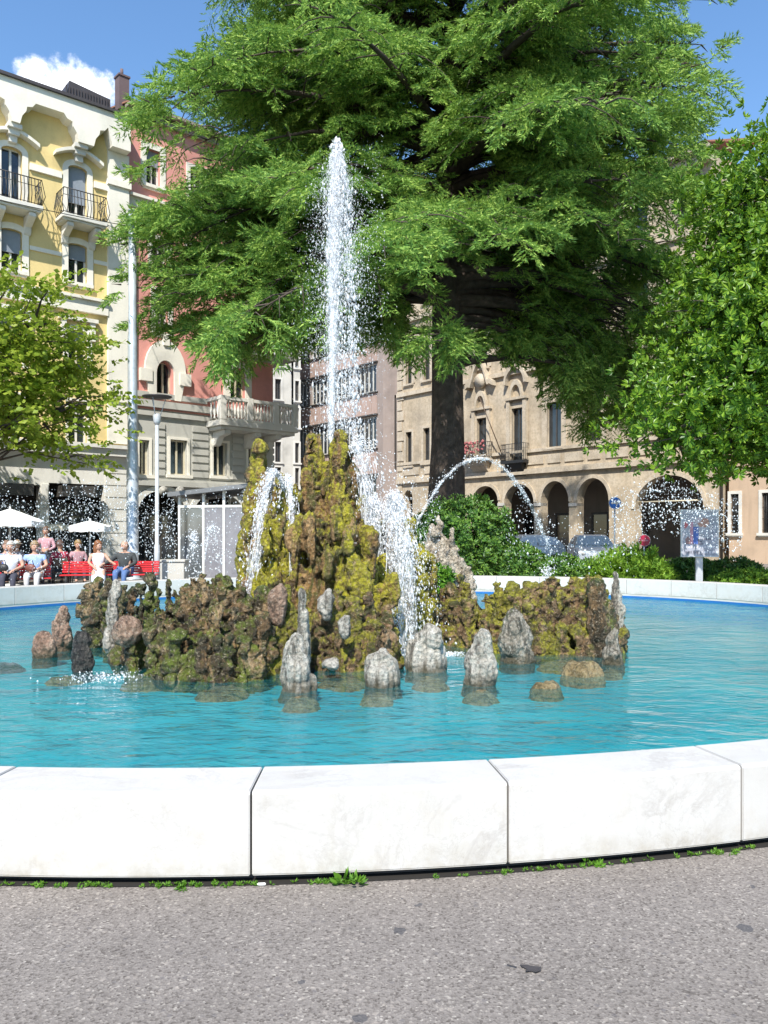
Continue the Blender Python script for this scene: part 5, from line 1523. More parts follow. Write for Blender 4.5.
for i in range(14):
    h = 10.2 + 4.5*((i+.5)/14); limbs.append((h, PI + random.uniform(-.30, .42), limb_len(h)*random.uniform(.8, 1.05), random.uniform(.06, .16), random.uniform(.22, .36)))
for i in range(20):
    h = 9.6 + 5.5*((i+.5)/20); limbs.append((h, random.uniform(.02, 1.0), limb_len(h)*random.uniform(.8, 1.08), random.uniform(.08, .2), random.uniform(.32, .52)))
for i in range(16):
    h = 11.5 + 8.5*((i+.5)/16); limbs.append((h, -.15 + random.uniform(-.6, .45), limb_len(h)*random.uniform(.75, 1.0), random.uniform(.10, .28), random.uniform(.28, .46)))
# the crown's outline: how far it reaches to either side at each height, and how low it hangs
def crown_ok(p, slack=0.0):
    k = 30.0/(TY+p[1]); l = (TX+p[0])*k - TX; zz = 1.5+(p[2]-1.5)*k
    wob = .45*noise.noise(Vector((l*.9, zz*.9, 3.1))) + slack
    lo_ = np.interp(l, [-12.5, -9.3, -8.8, -7.5, -7.2, -5.3, -.9, -.4, 1.2, 3.6, 4.0, 5.9, 8.3, 8.9, 12], [9.4, 9.2, 7.2, 7.1, 8.8, 8.7, 8.6, 9.1, 8.9, 8.5, 6.9, 5.7, 5.5, 8.5, 9])
    if zz < lo_ - wob*1.2: return False
    return np.interp(zz, [6, 9, 10.7, 12.6, 16, 17.8, 20.4, 22, 26], [-9, -12, -12.3, -11.8, -11.2, -11.4, -9.6, -9.3, -9])-wob < l < np.interp(zz, [5, 9, 14, 16.7, 18, 19.7, 22, 26], [8.8, 9.6, 9.6, 9.7, 9.8, 10.3, 9.7, 9])+wob
for (h, az, L, up, dr) in limbs:
    if math.sin(az) > .25 and h < 11.5 and math.cos(az) < .5: continue
    if math.cos(az) > .25 and math.sin(az) < -.05 and h < 13: continue
    for q in range(14):
        if crown_ok(np.array([math.cos(az)*L*.93, math.sin(az)*L*.93, h+up*L*.8-dr*L*.86])): break
        L *= .92; dr *= .96

    dirv = np.array([math.cos(az), math.sin(az), 0]); side = np.array([-math.sin(az), math.cos(az), 0])
    bend = random.uniform(-.12, .12); n = 9; pts = []
    for k in range(n):
        t = k/(n-1); p = dirv*L*t + side*bend*L*t*t; pts.append(np.array([.02*h, 0, h]) + p + np.array([0, 0, up*L*t*(1.2-t*.4) - dr*L*t*t]))
    tk.tube(pts[:-1], [max(.014, .022*L*(1-t)**1.3*random.uniform(.9, 1.1)) for t in np.linspace(0, .93, n-1)], 6, False)
    for q in range(int(L*4)):          # short shoots straight on the bough
        t = random.uniform(.22, 1); fi = t*(n-1); k = min(int(fi), n-2); a3 = random.uniform(0, 2*PI)
        LP.append(pts[k]*(1-fi+k)+pts[k+1]*(fi-k)+np.array([0, 0, .05])); LD.append(dirv*.6+np.array([math.cos(a3), math.sin(a3), random.uniform(-.1, .5)])); LS.append(random.uniform(.6, .95))
    # branchlets fanned left and right along the limb, drooping
    m = int(5 + L*1.35)
    for b in range(m):
        t = .16 + .84*(b+random.random()*.7)/m; fi = t*(n-1); k = min(int(fi), n-2); fr = fi-k
        p = pts[k]*(1-fr)+pts[k+1]*fr; dl = pts[k+1]-pts[k]; dl /= np.linalg.norm(dl)
        if not crown_ok(p, .3): continue
        s = 1 if b % 2 else -1
        ang = R(random.uniform(38, 72)) if t < .93 else R(random.uniform(0, 25))
        bl_ = (1.0 + 2.5*(1-t)*min(1, t*2.4)*1.05)*random.uniform(.7, 1.15)*(.55+.45*min(1, L/9))
        hd = np.array([dl[0], dl[1], 0]); hd /= np.linalg.norm(hd)+1e-9; sd = np.array([-hd[1], hd[0], 0])
        d0 = hd*math.cos(ang) + sd*s*math.sin(ang) + np.array([0, 0, random.uniform(-.05, .22)])
        ddr = random.uniform(.25, .7) + (.35 if h < 11 else 0)
        nf = max(3, int(bl_/.36)); tw = []
        for q in range(nf+1):
            tq = q/nf; pq = p + d0*bl_*tq + np.array([0, 0, -ddr*bl_*tq*tq]); tw.append(pq)
            if q == 0: continue
            dq = d0 + np.array([0, 0, -2*ddr*tq]); dq /= np.linalg.norm(dq)
            hq = np.array([dq[0], dq[1], .001]); hq /= np.linalg.norm(hq); sq = np.array([-hq[1], hq[0], 0])
            for s2 in ((-1, 1) if q < nf else (0,)):
                a2 = R(random.uniform(25, 60)) if s2 else 0
                LP.append(pq); LD.append(dq*math.cos(a2) + sq*s2*math.sin(a2) + np.array([0, 0, random.uniform(-.45, .1)])); LS.append(random.uniform(.75, 1.3)*(1.08-.3*tq))
        if not (crown_ok(tw[-1], -.3) and crown_ok(tw[len(tw)//2], -.3)): tw = tw[:max(2, len(tw)//3)]
        tk.tube(tw, [.03*(1-x*.8) for x in np.linspace(0, 1, len(tw))], 4, False)
        if h < 10.8 and random.random() < .55:     # hanging curtains under the low boughs
            for q in range(random.randint(2, 5)):
                pq = tw[random.randint(1, len(tw)-1)] + np.array([random.uniform(-.2, .2), random.uniform(-.2, .2), -.1]); LP.append(pq)
                LD.append(np.array([random.uniform(-.3, .3), random.uniform(-.3, .3), -1.])); LS.append(random.uniform(.8, 1.5))
tk.build('trunk', M['bark'], cedar)
P = np.array(LP); Dd = np.array(LD); S = np.array(LS)
okm = np.array([crown_ok(p) and noise.noise(Vector(p)*.55) + .5*noise.noise(Vector(p)*1.3) > -.08 for p in P])
P, Dd, S = P[okm], Dd[okm], S[okm]
print('cedar fronds', len(P))
V, F = stamp(FROND, P, rot_frames(Dd, roll=rng.normal(0, .35, len(P))), S)
link('crown', np_mesh('cedar_crown', V, F, False), M['cedar'], cedar)

# ------------------------------------------------------------------ broadleaf trees
def broadleaf(name, loc, label, group, trunk_h, rad, crown, n_br, templ, per, mat, bark, size, seed, flat_=.5, shell=.55, keep=None, spread=1.6):
    """crown: list of ellipsoids (cx,cy,cz,rx,ry,rz) about the trunk foot"""
    rr = random.Random(seed); rg = np.random.default_rng(seed)
    t = empty(name, loc, 0, label, 'tree', group); b = MB()
    b.tube([(0, 0, -.1), (.05, .02, trunk_h*.3), (-.04, .05, trunk_h*.7), (.02, 0, trunk_h)], [rad*1.35, rad, rad*.85, rad*.7], 12)
    tot = sum(c[3]*c[4]*c[5] for c in crown); P = []; Dd = []
    for c in crown:
        nb = max(3, int(n_br*(c[3]*c[4]*c[5])/tot))
        for i in range(nb):
            v = rg.normal(0, 1, 3); v /= np.linalg.norm(v); r_ = shell + (1-shell)*rg.random()**.6
            e = np.array(c[:3]) + v*r_*np.array(c[3:])
            if keep and not keep(e): continue
            s = np.array([0, 0, trunk_h*rr.uniform(.75, 1.0)]) if i % 3 else np.array(c[:3])+(e-np.array(c[:3]))*.25
            if i % 3 == 0 or i < 6: b.tube([s, (s+e)/2 + np.array([0, 0, .12*np.linalg.norm(e-s)]), e], [rad*.28, rad*.14, .015], 5, False)
            ax = v*.8 + np.array([0, 0, .25])
            for k in range(per):
                off = rg.normal(0, 1, 3)*np.array([.42, .42, .42*flat_])*spread
                if keep and not keep(e+off): continue
                P.append(e+off); d = ax + rg.normal(0, .55, 3); d[2] = d[2]*flat_ + .05; Dd.append(d)
    b.build('trunk', bark, t)
    P = np.array(P); Dd = np.array(Dd)
    V, F = stamp(templ, P, rot_frames(Dd, roll=rg.normal(0, .5, len(P))), size*rg.uniform(.75, 1.25, len(P)))
    link('crown', np_mesh(name+'_crown', V, F, False), mat, t)
    return t
# magnolia at the right, trunk outside the frame
def mag_keep(e):
    e = e + np.array([2.4, 0, 0])
    edge = np.interp(e[2], [3.0, 4.0, 5.1, 7.8, 10.5, 12.3, 13.6], [-5.6, -6.8, -6.4, -5.0, -4.3, -4.0, -2.2])
    return e[0] > edge + .35*math.sin(e[2]*3.1) and e[2] > 3.0 + .25*math.sin(e[0]*2.2)
broadleaf('magnolia_tree', (14.6, 21.5, 0), 'glossy broad-leaved magnolia filling the right side of the picture', None, 5.0, .28,
    [(-2.4, 0, 6.6, 4.6, 4.2, 3.9), (-2.6, 0, 9.4, 3.7, 3.4, 3.2), (-1.4, 0, 10.8, 3.2, 3, 2.5), (-6.8, 0, 4.3, 1.8, 1.7, 1.0), (-5.6, -.4, 4.8, 2.0, 1.8, 1.5)],
    1350, ROS_MAG, 16, M['magnolia'], M['bark_light'], .86, 3, .9, .5, keep=mag_keep, spread=1.25)
# light green street tree at the left
broadleaf('street_tree', (-12.9, 25.0, 0), 'light green open-crowned tree before the yellow building at left', None, 3.9, .19,
    [(.1, 0, 6.9, 3.6, 3.2, 2.9), (2.0, -.3, 7.9, 2.0, 2.2, 1.3), (2.2, -.2, 5.2, 2.4, 1.9, 1.3), (-1.8, 0, 5.6, 2.9, 2.9, 2.9), (3.6, 0, 5.35, 1.25, .9, .22), (2.6, 0, 3.9, 1.6, 1.2, .35)],
    290, SPR_LIME, 8, M['lime_leaf'], M['bark'], 1.15, 9, .35, .3, keep=lambda e: e[2] > 3.0 and e[0] < 4.9, spread=1.15)

# ------------------------------------------------------------------ shrubs
def shrub(name, loc, ell, n, templ, mat, size, label, group, seed, up=.3):
    rg = np.random.default_rng(seed); t = empty(name, loc, 0, label, 'shrub', group)
    P = []; Dd = []
    for c in ell:
        k = int(n*c[3]*c[5]/sum(e[3]*e[5] for e in ell))
        v = rg.normal(0, 1, (k, 3)); v /= np.linalg.norm(v, axis=1, keepdims=True)
        r_ = (.62+.42*rg.random((k, 1))**.5)
        # uneven outline
        bump_ = np.array([noise.noise(Vector(x)*2.3+Vector((seed, 0, 0))) for x in v])[:, None]*.22
        p = np.array(c[:3])+v*(r_+bump_)*np.array(c[3:]); P.append(p); Dd.append(v+np.array([0, 0, up])+rg.normal(0, .4, (k, 3)))
    P = np.vstack(P); Dd = np.vstack(Dd); ok = P[:, 2] > .02; P, Dd = P[ok], Dd[ok]
    V, F = stamp(templ, P, rot_frames(Dd, roll=rg.uniform(0, 6, len(P))), size*rg.uniform(.7, 1.3, len(P)))
    link('foliage', np_mesh(name+'_leaves', V, F, False), mat, t)
    b = MB()
    for k in range(9):
        c = ell[k % len(ell)]; a = 2*PI*k/9; b.tube([(c[0]+.1*math.cos(a), c[1]+.1*math.sin(a), -.03), (c[0]+c[3]*.55*math.cos(a), c[1]+c[4]*.55*math.sin(a), c[2]+c[5]*.4)], [.04, .015], 5)
    b.build('stems', M['bark_light'], t)
    return t
def gx(px, Y): return (px-HX)/FPX*Y
SGp = 'shrubs in the bed behind the pool'
shrub('round_bush', (gx(462, 25), 25, 0), [(0, 0, 1.15, 1.65, 1.3, 1.55), (.6, -.2, .75, 1.0, 1.0, 1.05), (-.8, 0, 1.0, .95, 1.0, 1.2)], 4000, ROS_LAU, M['laurel'], 1.15, 'big round dark green bush below the cedar trunk', SGp, 1)
shrub('low_bush', (gx(522, 23.8), 23.8, 0), [(0, 0, .3, .7, .7, .85)], 1300, ROS_LAU, M['laurel'], 1.1, 'dark low bush touching the right of the big round bush', SGp, 2)
shrub('low_bush', (gx(560, 23.4), 23.4, 0), [(0, 0, .2, 1.0, .8, .62), (.8, 0, .2, .7, .7, .5)], 1500, ROS_LAU, M['laurel'], 1.1, 'dark spreading bush in front of the pale car', SGp, 3)
shrub('juniper_bush', (gx(632, 22.8), 22.8, 0), [(0, 0, .15, .8, .75, .68), (-.55, 0, .15, .6, .6, .5), (.5, 0, .05, .5, .5, .42)], 1500, TUFT, M['juniper'], .8, 'bright yellow-green conifer bush left of the poster sign', SGp, 4, .5)
shrub('hedge_bush', (gx(680, 25.5), 25.5, 0), [(-1.0, 0, .2, 1.0, .6, .5), (.4, 0, .2, 1.0, .6, .52), (1.8, .2, .2, 1.0, .6, .5)], 2600, ROS_LAU, M['laurel'], 1.0, 'dark low hedge behind the poster sign', SGp, 5)
shrub('low_bush', (gx(752, 22.6), 22.6, 0), [(0, 0, .1, 1.0, .5, .42), (-.9, -.1, .02, .7, .45, .28), (.9, 0, .1, .8, .5, .4)], 1700, ROS_LAU, M['juniper'], .8, 'light green low bush at the right edge behind the rim', SGp, 6)
shrub('fern_plant', (gx(436, 13.65), 13.55, .55), [(0, 0, .15, .26, .22, .3)], 170, ROS_LAU, M['weed'], .9, 'small green plant growing in the pale rock heap', None, 7)
# weeds at the foot of the rim
WG = 'weeds at the foot of the front rim'
def weed(px, py, r, n, lab, seed, flat_=.5):
    Y = EYE*FPX/(py-HY); rg = np.random.default_rng(seed)
    v = rg.normal(0, 1, (n, 3)); v[:, 2] = np.abs(v[:, 2])*flat_
    P = v*r*.45*np.array([1, .35, 1])
    V, F = stamp(ROS_LAU, P, rot_frames(v+np.array([0, 0, .5])), np.full(n, r*5.5)*rg.uniform(.6, 1.2, n))
    V[:, 2] = np.maximum(V[:, 2], .003)
    o = link('weed', np_mesh('weed', V, F, False), M['weed'], None, (gx(px, Y), Y-.01, 0)); tag(o, lab, 'weed', WG)
weed(354, 886, .085, 4, 'leafy weed tuft at the middle of the front rim, largest of the weeds', 1, .9)
weed(598, 865, .045, 5, 'small bright weed under the veined marble block', 2)
weed(722, 853, .032, 4, 'tiny weed below the right joint of the veined marble block', 3)
weed(182, 889, .03, 4, 'low weed left of the joint below the left marble block', 4, .3)
weed(228, 886, .02, 3, 'tiny weed right beside the left joint', 5, .3)
weed(4, 884, .02, 3, 'tiny weed at the left edge of the picture', 6, .3)
weed(58, 884, .015, 2, 'tiny pale weed near the left edge', 7, .3)
MP = []
near_i = [i for i in range(0, NN, 4) if 0 < op[i].y < 6]
for k in range(420):
    px = random.choice([random.gauss(190, 34), random.gauss(190, 34), random.gauss(545, 45), random.gauss(335, 12), random.uniform(0, 120), random.uniform(620, 760)])
    if (noise.noise(Vector((px*.09, 0, 0))) < -.05): continue
    c = min((op[i] for i in near_i), key=lambda q: abs(HX+q.x/q.y*FPX-px))
    MP.append((c.x+random.uniform(-.006, .006), c.y-random.gauss(.004, .008), .004))
MP = np.array(MP); Dm = rng.normal(0, .5, (len(MP), 3)); Dm[:, 2] = 1
Vm, Fm = stamp(ROS_LAU, MP, rot_frames(Dm), rng.uniform(.05, .17, len(MP))); Vm[:, 2] = np.maximum(Vm[:, 2], .004)
tag(link('moss', np_mesh('moss', Vm, Fm, False), M['weed']), 'thin strip of green moss along the foot of the front rim', 'moss', None, 'stuff')
# litter
Y = EYE*FPX/(970-HY); b = MB()
pts = [(-.03, .026), (-.006, .016), (.012, .012), (.04, .004), (.036, -.012), (.014, -.03), (.004, -.016), (-.02, -.022), (-.012, -.002), (-.028, .008)]
b.prism_x([(0, 0), (0, .004), (.001, .004), (.001, 0)], -.001, .001)
b2 = MB(); nn = len(pts); b2.add([(x, y, .004+.004*(i % 2)) for i, (x, y) in enumerate(pts)] + [(x, y, .006+.004*(i % 2)) for i, (x, y) in enumerate(pts)], [tuple(range(nn)), tuple(range(2*nn-1, nn-1, -1))] + [(i, (i+1) % nn, nn+(i+1) % nn, nn+i) for i in range(nn)])
b2.tube([(-.045, .008, .006), (-.075, .022, .007)], .002, 5)
tag(b2.build('dead_leaf', flat('dead_leaf_brown', (.045,.04,.04), .8), None, (gx(530, Y), Y, 0)), 'dark curled dead leaf lying on the asphalt', 'leaf')
Y = EYE*FPX/(884.5-HY); b = MB(); b.box(-.018, .018, -.006, .006, .002, .012)
tag(b.build('paper_scrap', M['canvas'], None, (gx(262, Y), Y-.012, 0), .1, bevel=.003), 'small white paper scrap beside the left rim joint', 'litter')

# planting bed behind the pool on the right
bed = MB(); pts = [(gx(400, 23), 23), (gx(520, 21.8), 21.8), (gx(640, 21.4), 21.4), (gx(720, 20.9), 20.9), (gx(900, 19.6), 19.6), (gx(900, 27), 27), (gx(640, 28), 28), (gx(400, 28.5), 28.5)]
bed.add([(x, y, .03) for x, y in pts], [tuple(range(len(pts)))]); tag(bed.build('planting_bed', M['soil']), 'brown soil bed behind the pool', kind='structure')
kb = MB()
for i in range(4):
    a, b = Vector(pts[i]), Vector(pts[i+1]); dd = (b-a).normalized(); nn_ = Vector((-dd.y, dd.x))*-.12
    kb.add([(a.x,a.y,0),(b.x,b.y,0),(b.x+nn_.x,b.y+nn_.y,0),(a.x+nn_.x,a.y+nn_.y,0),(a.x,a.y,.10),(b.x,b.y,.10),(b.x+nn_.x,b.y+nn_.y,.10),(a.x+nn_.x,a.y+nn_.y,.10)], [(0,3,2,1),(4,5,6,7),(0,1,5,4),(1,2,6,5),(2,3,7,6),(3,0,4,7)])
tag(kb.build('bed_kerb', M['grey_stone']), 'grey stone kerb edging the planting bed', kind='structure')
# ------------------------------------------------------------------ street furniture
def gz(py, Y): return EYE + (HY-py)/FPX*Y
# tall steel catenary pole
Y = 27.0; px = 132.5
pole = empty('steel_pole', (gx(px, Y), Y, 0), 0, 'tall grey galvanised steel pole carrying cables at left', 'pole')
b = MB(); zt = gz(212, Y)
b.tube([(0,0,0),(0,0,.02),(0,0,4.2),(0,0,4.35),(0,0,8.2),(0,0,8.35),(0,0,zt)], [.215,.205,.195,.165,.155,.135,.125], 20)
b.build('shaft', M['galv'], pole)
b = MB(); b.lathe([(.33, 0), (.33, .04), (.23, .06), (.23, .12)], 20); b.build('base_plate', M['galv'], pole)
b = MB(); b.lathe([(.15, zt-.02), (.16, zt+.03), (.1, zt+.09), (0, zt+.12)], 16); b.lathe([(.145, zt-.55), (.165, zt-.54), (.165, zt-.46), (.145, zt-.45)], 16); b.build('pole_cap', M['galv'], pole)
ptop = Vector((gx(px, Y), Y, zt-.5))
def cable(a, b_, sag, lab):
    m = MB(); a, b_ = Vector(a), Vector(b_); o_ = (a+b_)/2
    m.tube([a.lerp(b_, t/14)-o_ + Vector((0, 0, -sag*4*(t/14)*(1-t/14))) for t in range(15)], .012, 5)
    tag(m.build('cable', M['iron'], None, tuple(o_)), lab, 'cable', 'overhead cables')
fyw = lambda px_, py_: (Vector((FY.o.x, FY.o.y, 0)) + Vector((FY.d.x, FY.d.y, 0))*FY.u(px_) + Vector((0, 0, FY.z(px_, py_))))
cable(ptop, fyw(104, 223), .12, 'thin cable from the steel pole to the yellow facade')
cable(ptop, W(230, 232, 37.5), .15, 'thin cable from the steel pole towards the red house')
cable(ptop, (-16, 10, 8.8), .3, 'thin cable from the steel pole towards the viewer')

# slim lamp post with flat disc head
Y = 24.0; px = 157.0
lp = empty('street_lamp', (gx(px, Y), Y, 0), 0, 'slim grey street lamp with a flat round disc head, right of the steel pole', 'street lamp')
b = MB(); zt = gz(420, Y); b.tube([(0,0,0),(0,0,1.2),(0,0,1.22),(0,0,zt)], [.085,.085,.06,.055], 14); b.build('shaft', M['lamp_grey'], lp)
b = MB(); b.lathe([(.06, zt-.15), (.11, zt-.05), (.12, zt+.12), (.085, zt+.18), (.03, zt+.2)], 16); b.build('lamp_head', M['lamp_grey'], lp)
zd = gz(397, Y); b = MB()
b.lathe([(.0, zd-.05), (.2, zd-.05), (.43, zd-.01), (.44, zd+.02), (.2, zd+.06), (0, zd+.07)], 28, (.0, 0, 0)); b.build('disc', M['roof_dark'], lp)
b = MB()
for k in range(3): a = 2*PI*k/3+.3; b.tube([(.09*math.cos(a), .09*math.sin(a), zt+.12), (.26*math.cos(a), .26*math.sin(a), zd-.03)], .012, 5)
b.build('disc_stays', M['lamp_grey'], lp)

# glass kiosk behind the grotto
M['kiosk_roof'] = flat('grey_kiosk_roof', (.16,.165,.17), .5)
Y = 26.0
ks = empty('glass_kiosk', (gx(178, Y), Y, 0), R(-12), 'grey framed glass kiosk with pale lilac panels behind the grotto at left', 'kiosk')
w_ = gx(250, Y)-gx(178, Y); h1, h0 = gz(489, Y), gz(497, Y)
b = MB(); b.prism([(-.25, h0), (w_+.2, h1), (w_+.2, h1+.14), (-.25, h0+.14)], -.25, 2.4); b.build('roof', M['kiosk_roof'], ks)
b = MB()
for x in (0, w_*.36, w_*.66, w_-.08): b.box(x, x+.08, 0, .08, 0, h0+.02+(h1-h0)*x/w_); b.box(x, x+.08, 2.1, 2.18, 0, h0+.02+(h1-h0)*x/w_)
b.box(.08, w_-.08, .01, .07, .002, .12); b.box(.08, w_-.08, .01, .07, h0-.35, h0-.27)
b.build('frame', M['frame_white'], ks)
lil = flat('lilac_panel', (.215,.21,.225), .3, var=.2, scale=2); kg = glass_mat('kiosk_glass', (.09,.10,.105))
for x0, x1, m_ in ((.08, w_*.36, 'glass'), (w_*.36+.08, w_*.66, None), (w_*.66+.08, w_-.08, None)):
    b = MB(); b.box(x0+.002, x1-.002, .03, .05, .122, h0-.352); b.build('panel', kg if m_ else lil, ks)
b = MB(); b.box(.02, .06, .1, 2.1, .1, h0-.3); b.box(w_-.06, w_-.02, .1, 2.1, .1, h0-.3); b.box(.1, w_-.1, 2.13, 2.16, .1, h0-.3); b.build('side_panel', lil, ks)

# pale stone planter wall behind the bench
Y = 24.5; b = MB(); x0, x1 = gx(160, Y), gx(184, Y)
b.box(-(x1-x0)/2, (x1-x0)/2, 0, .6, 0, gz(562, Y)); b.box(-(x1-x0)/2-.04, (x1-x0)/2+.04, -.04, .64, gz(562, Y)+.001, gz(562, Y)+.07)
tag(b.build('planter_box', M['concrete'], None, ((x0+x1)/2, Y, 0), 0, bevel=.01), 'low pale stone planter box at the foot of the lamp', 'planter')

# red benches
BG = 'red slatted benches along the pool'
def bench(x, y, rz, L, lab):
    t = empty('park_bench', (x, y, 0), rz, lab, 'bench', BG)
    b = MB()
    for k in range(5): b.box(-L/2, L/2, -.22+.092*k, -.22+.092*k+.075, .35, .38)
    b.build('seat', M['red_paint'], t, bevel=.006)
    b = MB()
    for k in range(5):
        zz = .42+.066*k; yy = .255+.022*k; b.box(-L/2, L/2, yy, yy+.03, zz, zz+.055)
    b.build('backrest', M['red_paint'], t, bevel=.006)
    for s in (-L/2+.18, L/2-.18):
        b = MB(); b.tube([(s, -.2, 0), (s, -.2, .345)], .022, 8); b.tube([(s, .22, 0), (s, .24, .37), (s, .37, .74)], .022, 8); b.tube([(s, -.2, .33), (s, .25, .33)], .02, 8)
        b.build('leg', M['iron'], t)
    return t
YB = 22.7
bench(gx(83, YB), YB, R(12), 1.2, 'red slatted bench left of the couple, mostly empty')
bench(gx(130, YB+.2), YB+.25, R(6), 1.5, 'red slatted bench carrying the seated man in the dark jacket')
bench(gx(24, 20.9), 20.9, R(24), 1.3, 'red slatted bench carrying the two elderly women at far left')

# parasols
UG = 'white cafe parasols at left'
def parasol(px, pyt, pye, hwpx, Y, mat, lab):
    x = gx(px, Y); zt, ze = gz(pyt, Y), gz(pye, Y); r = hwpx/FPX*Y
    t = empty('parasol', (x, Y, 0), .3, lab, 'parasol', UG)
    b = MB(); b.tube([(0,0,.05),(0,0,zt+.06)], .028, 10); b.build('pole', M['frame_white'], t)
    b = MB(); b.lathe([(.28, 0), (.28, .05), (.06, .08)], 16); b.build('base', M['concrete'], t)
    b = MB(); n = 8; vs = [(0, 0, zt)]; fs = []
    for ring, (f, dz) in enumerate(((.33, .30), (.66, .64), (1, 1))):
        for k in range(n*2):
            a = PI*k/n; rr = r*f*(1 if k % 2 == 0 else .955); vs.append((rr*math.cos(a), rr*math.sin(a), zt-(zt-ze-.12)*dz-(0 if k % 2 == 0 else .03*f)))
    N = n*2
    for k in range(N): fs.append((0, 1+k, 1+(k+1) % N))
    for g_ in range(2):
        for k in range(N): fs.append((1+g_*N+k, 1+(g_+1)*N+k, 1+(g_+1)*N+(k+1) % N, 1+g_*N+(k+1) % N))
    b.add(vs, fs); nb = len(vs)
    val = []
    for k in range(N):
        p_ = vs[1+2*N+k]; val += [p_, (p_[0], p_[1], p_[2]-.16)]
    b.add(val, [(2*k, 2*k+1, (2*k+3) % (2*N), (2*k+2) % (2*N)) for k in range(N)])
    b.build('canopy', mat, t)
    b = MB()
    for k in range(n): a = 2*PI*k/n; b.tube([(0, 0, zt-.05), (r*.97*math.cos(a), r*.97*math.sin(a), ze+.10)], .01, 4)
    b.build('ribs', M['frame_white'], t)
parasol(10, 508.5, 525, 32, 23.4, M['canvas'], 'large white parasol cut by the left edge of the picture')
parasol(90, 520.5, 530, 20, 24.2, M['canvas'], 'small white parasol behind the woman in white')
parasol(58, 523, 529, 14, 31.0, M['canvas_cream'], 'cream parasol half hidden between the two white parasols')

# cafe tables and chairs in the shade behind
CG = 'cafe tables under the parasols'
for i, (px, Y, lab) in enumerate(((22, 26.2, 'round cafe table below the large white parasol'), (84, 26.6, 'round cafe table below the small white parasol'), (52, 28.5, 'round cafe table before the shop column'))):
    t = empty('cafe_table', (gx(px, Y), Y, 0), 0, lab, 'table', CG)
    b = MB(); b.lathe([(.38, .72), (.4, .735), (.4, .75), (0, .752)], 20); b.build('tabletop', M['chrome'], t)
    b = MB(); b.tube([(0,0,.03),(0,0,.72)], .03, 8); b.lathe([(.25, 0), (.25, .03), (.03, .05)], 14); b.build('pedestal', M['iron'], t)

# ------------------------------------------------------------------ signs
Y = 21.9
sg = empty('poster_sign', (gx(699.5, Y), Y, 0), R(-4), 'grey framed poster board on a pale post behind the rim at right', 'sign')
x0, x1, z0, z1 = gx(681, Y)-gx(699.5, Y), gx(718, Y)-gx(699.5, Y), gz(557, Y), gz(509.5, Y)
b = MB(); b.box(-.085, .10, .03, .12, 0, z0+.3); b.build('post', M['lamp_grey'], sg, bevel=.008)
b = MB(); f = .035
b.box(x0, x0+f, -.03, .028, z0, z1); b.box(x1-f, x1, -.03, .028, z0, z1); b.box(x0+f, x1-f, -.03, .028, z0, z0+f); b.box(x0+f, x1-f, -.03, .028, z1-f, z1)
b.build('frame', M['lamp_grey'], sg)
b = MB(); b.box(x0+f, x1-f, -.012, .02, z0+f, z1-f); paper = b.build('poster', flat('poster_paper', (.36,.37,.42), .4, var=.25, scale=5), sg)
pw_, ph_ = x1-x0, z1-z0
def patch(nm, poly, col, lay=1):
    q = MB(); y = -.012-.003*lay
    q.add([(x0+a*pw_, y, z1-c*ph_) for a, c in poly], [tuple(range(len(poly)))]); q.build(nm, flat(nm+'_ink', col, .5, var=.25, scale=14), paper)
def rct(a, b_, c, d): return [(a, c), (b_, c), (b_, d), (a, d)]
patch('pink_bar', rct(.25, .33, .26, .73), (.52,.27,.33)); patch('blue_bar', rct(.33, .47, .37, .73), (.07,.14,.42), 2)
patch('orange_shape', [(.42, .27), (.55, .17), (.72, .2), (.76, .3), (.66, .38), (.5, .36)], (.45,.24,.18)); patch('pale_shape', [(.36, .2), (.5, .14), (.6, .18), (.5, .28), (.38, .3)], (.55,.48,.5), 2)
patch('red_mark', [(-.0+.09, .29), (.16, .25), (.2, .33), (.13, .4), (.09, .38)], (.5,.12,.13)); patch('brown_shape', [(.12, .62), (.2, .56), (.26, .66), (.24, .73), (.14, .73)], (.28,.17,.16))
patch('text_band', rct(.09, .91, .745, .83), (.36,.37,.43)); patch('lower_band', rct(.09, .91, .85, .95), (.30,.31,.36))
for k in range(11):
    patch('small_print', rct(.13+.07*k, .13+.07*k+.035+.012*(k % 3), .77, .81), (.62,.62,.66), 2); patch('small_print', rct(.12+.07*k, .12+.07*k+.03+.014*((k+1) % 3), .875, .925), (.62,.62,.66) if k > 4 else (.14,.14,.17), 2)
for k in range(7): patch('small_print', rct(.82, .86, .3+.055*k, .335+.055*k), (.25,.26,.33), 2)
for k in range(4): patch('small_print', rct(.62+.05*k, .655+.05*k, .60, .64), (.12,.12,.16), 2)
# the one readable letter of the poster
patch('letter', [(.45, .62), (.58, .62), (.58, .645), (.49, .645), (.49, .665), (.56, .665), (.56, .685), (.49, .685), (.49, .71), (.58, .71), (.58, .735), (.45, .735)], (.10,.10,.14), 3)

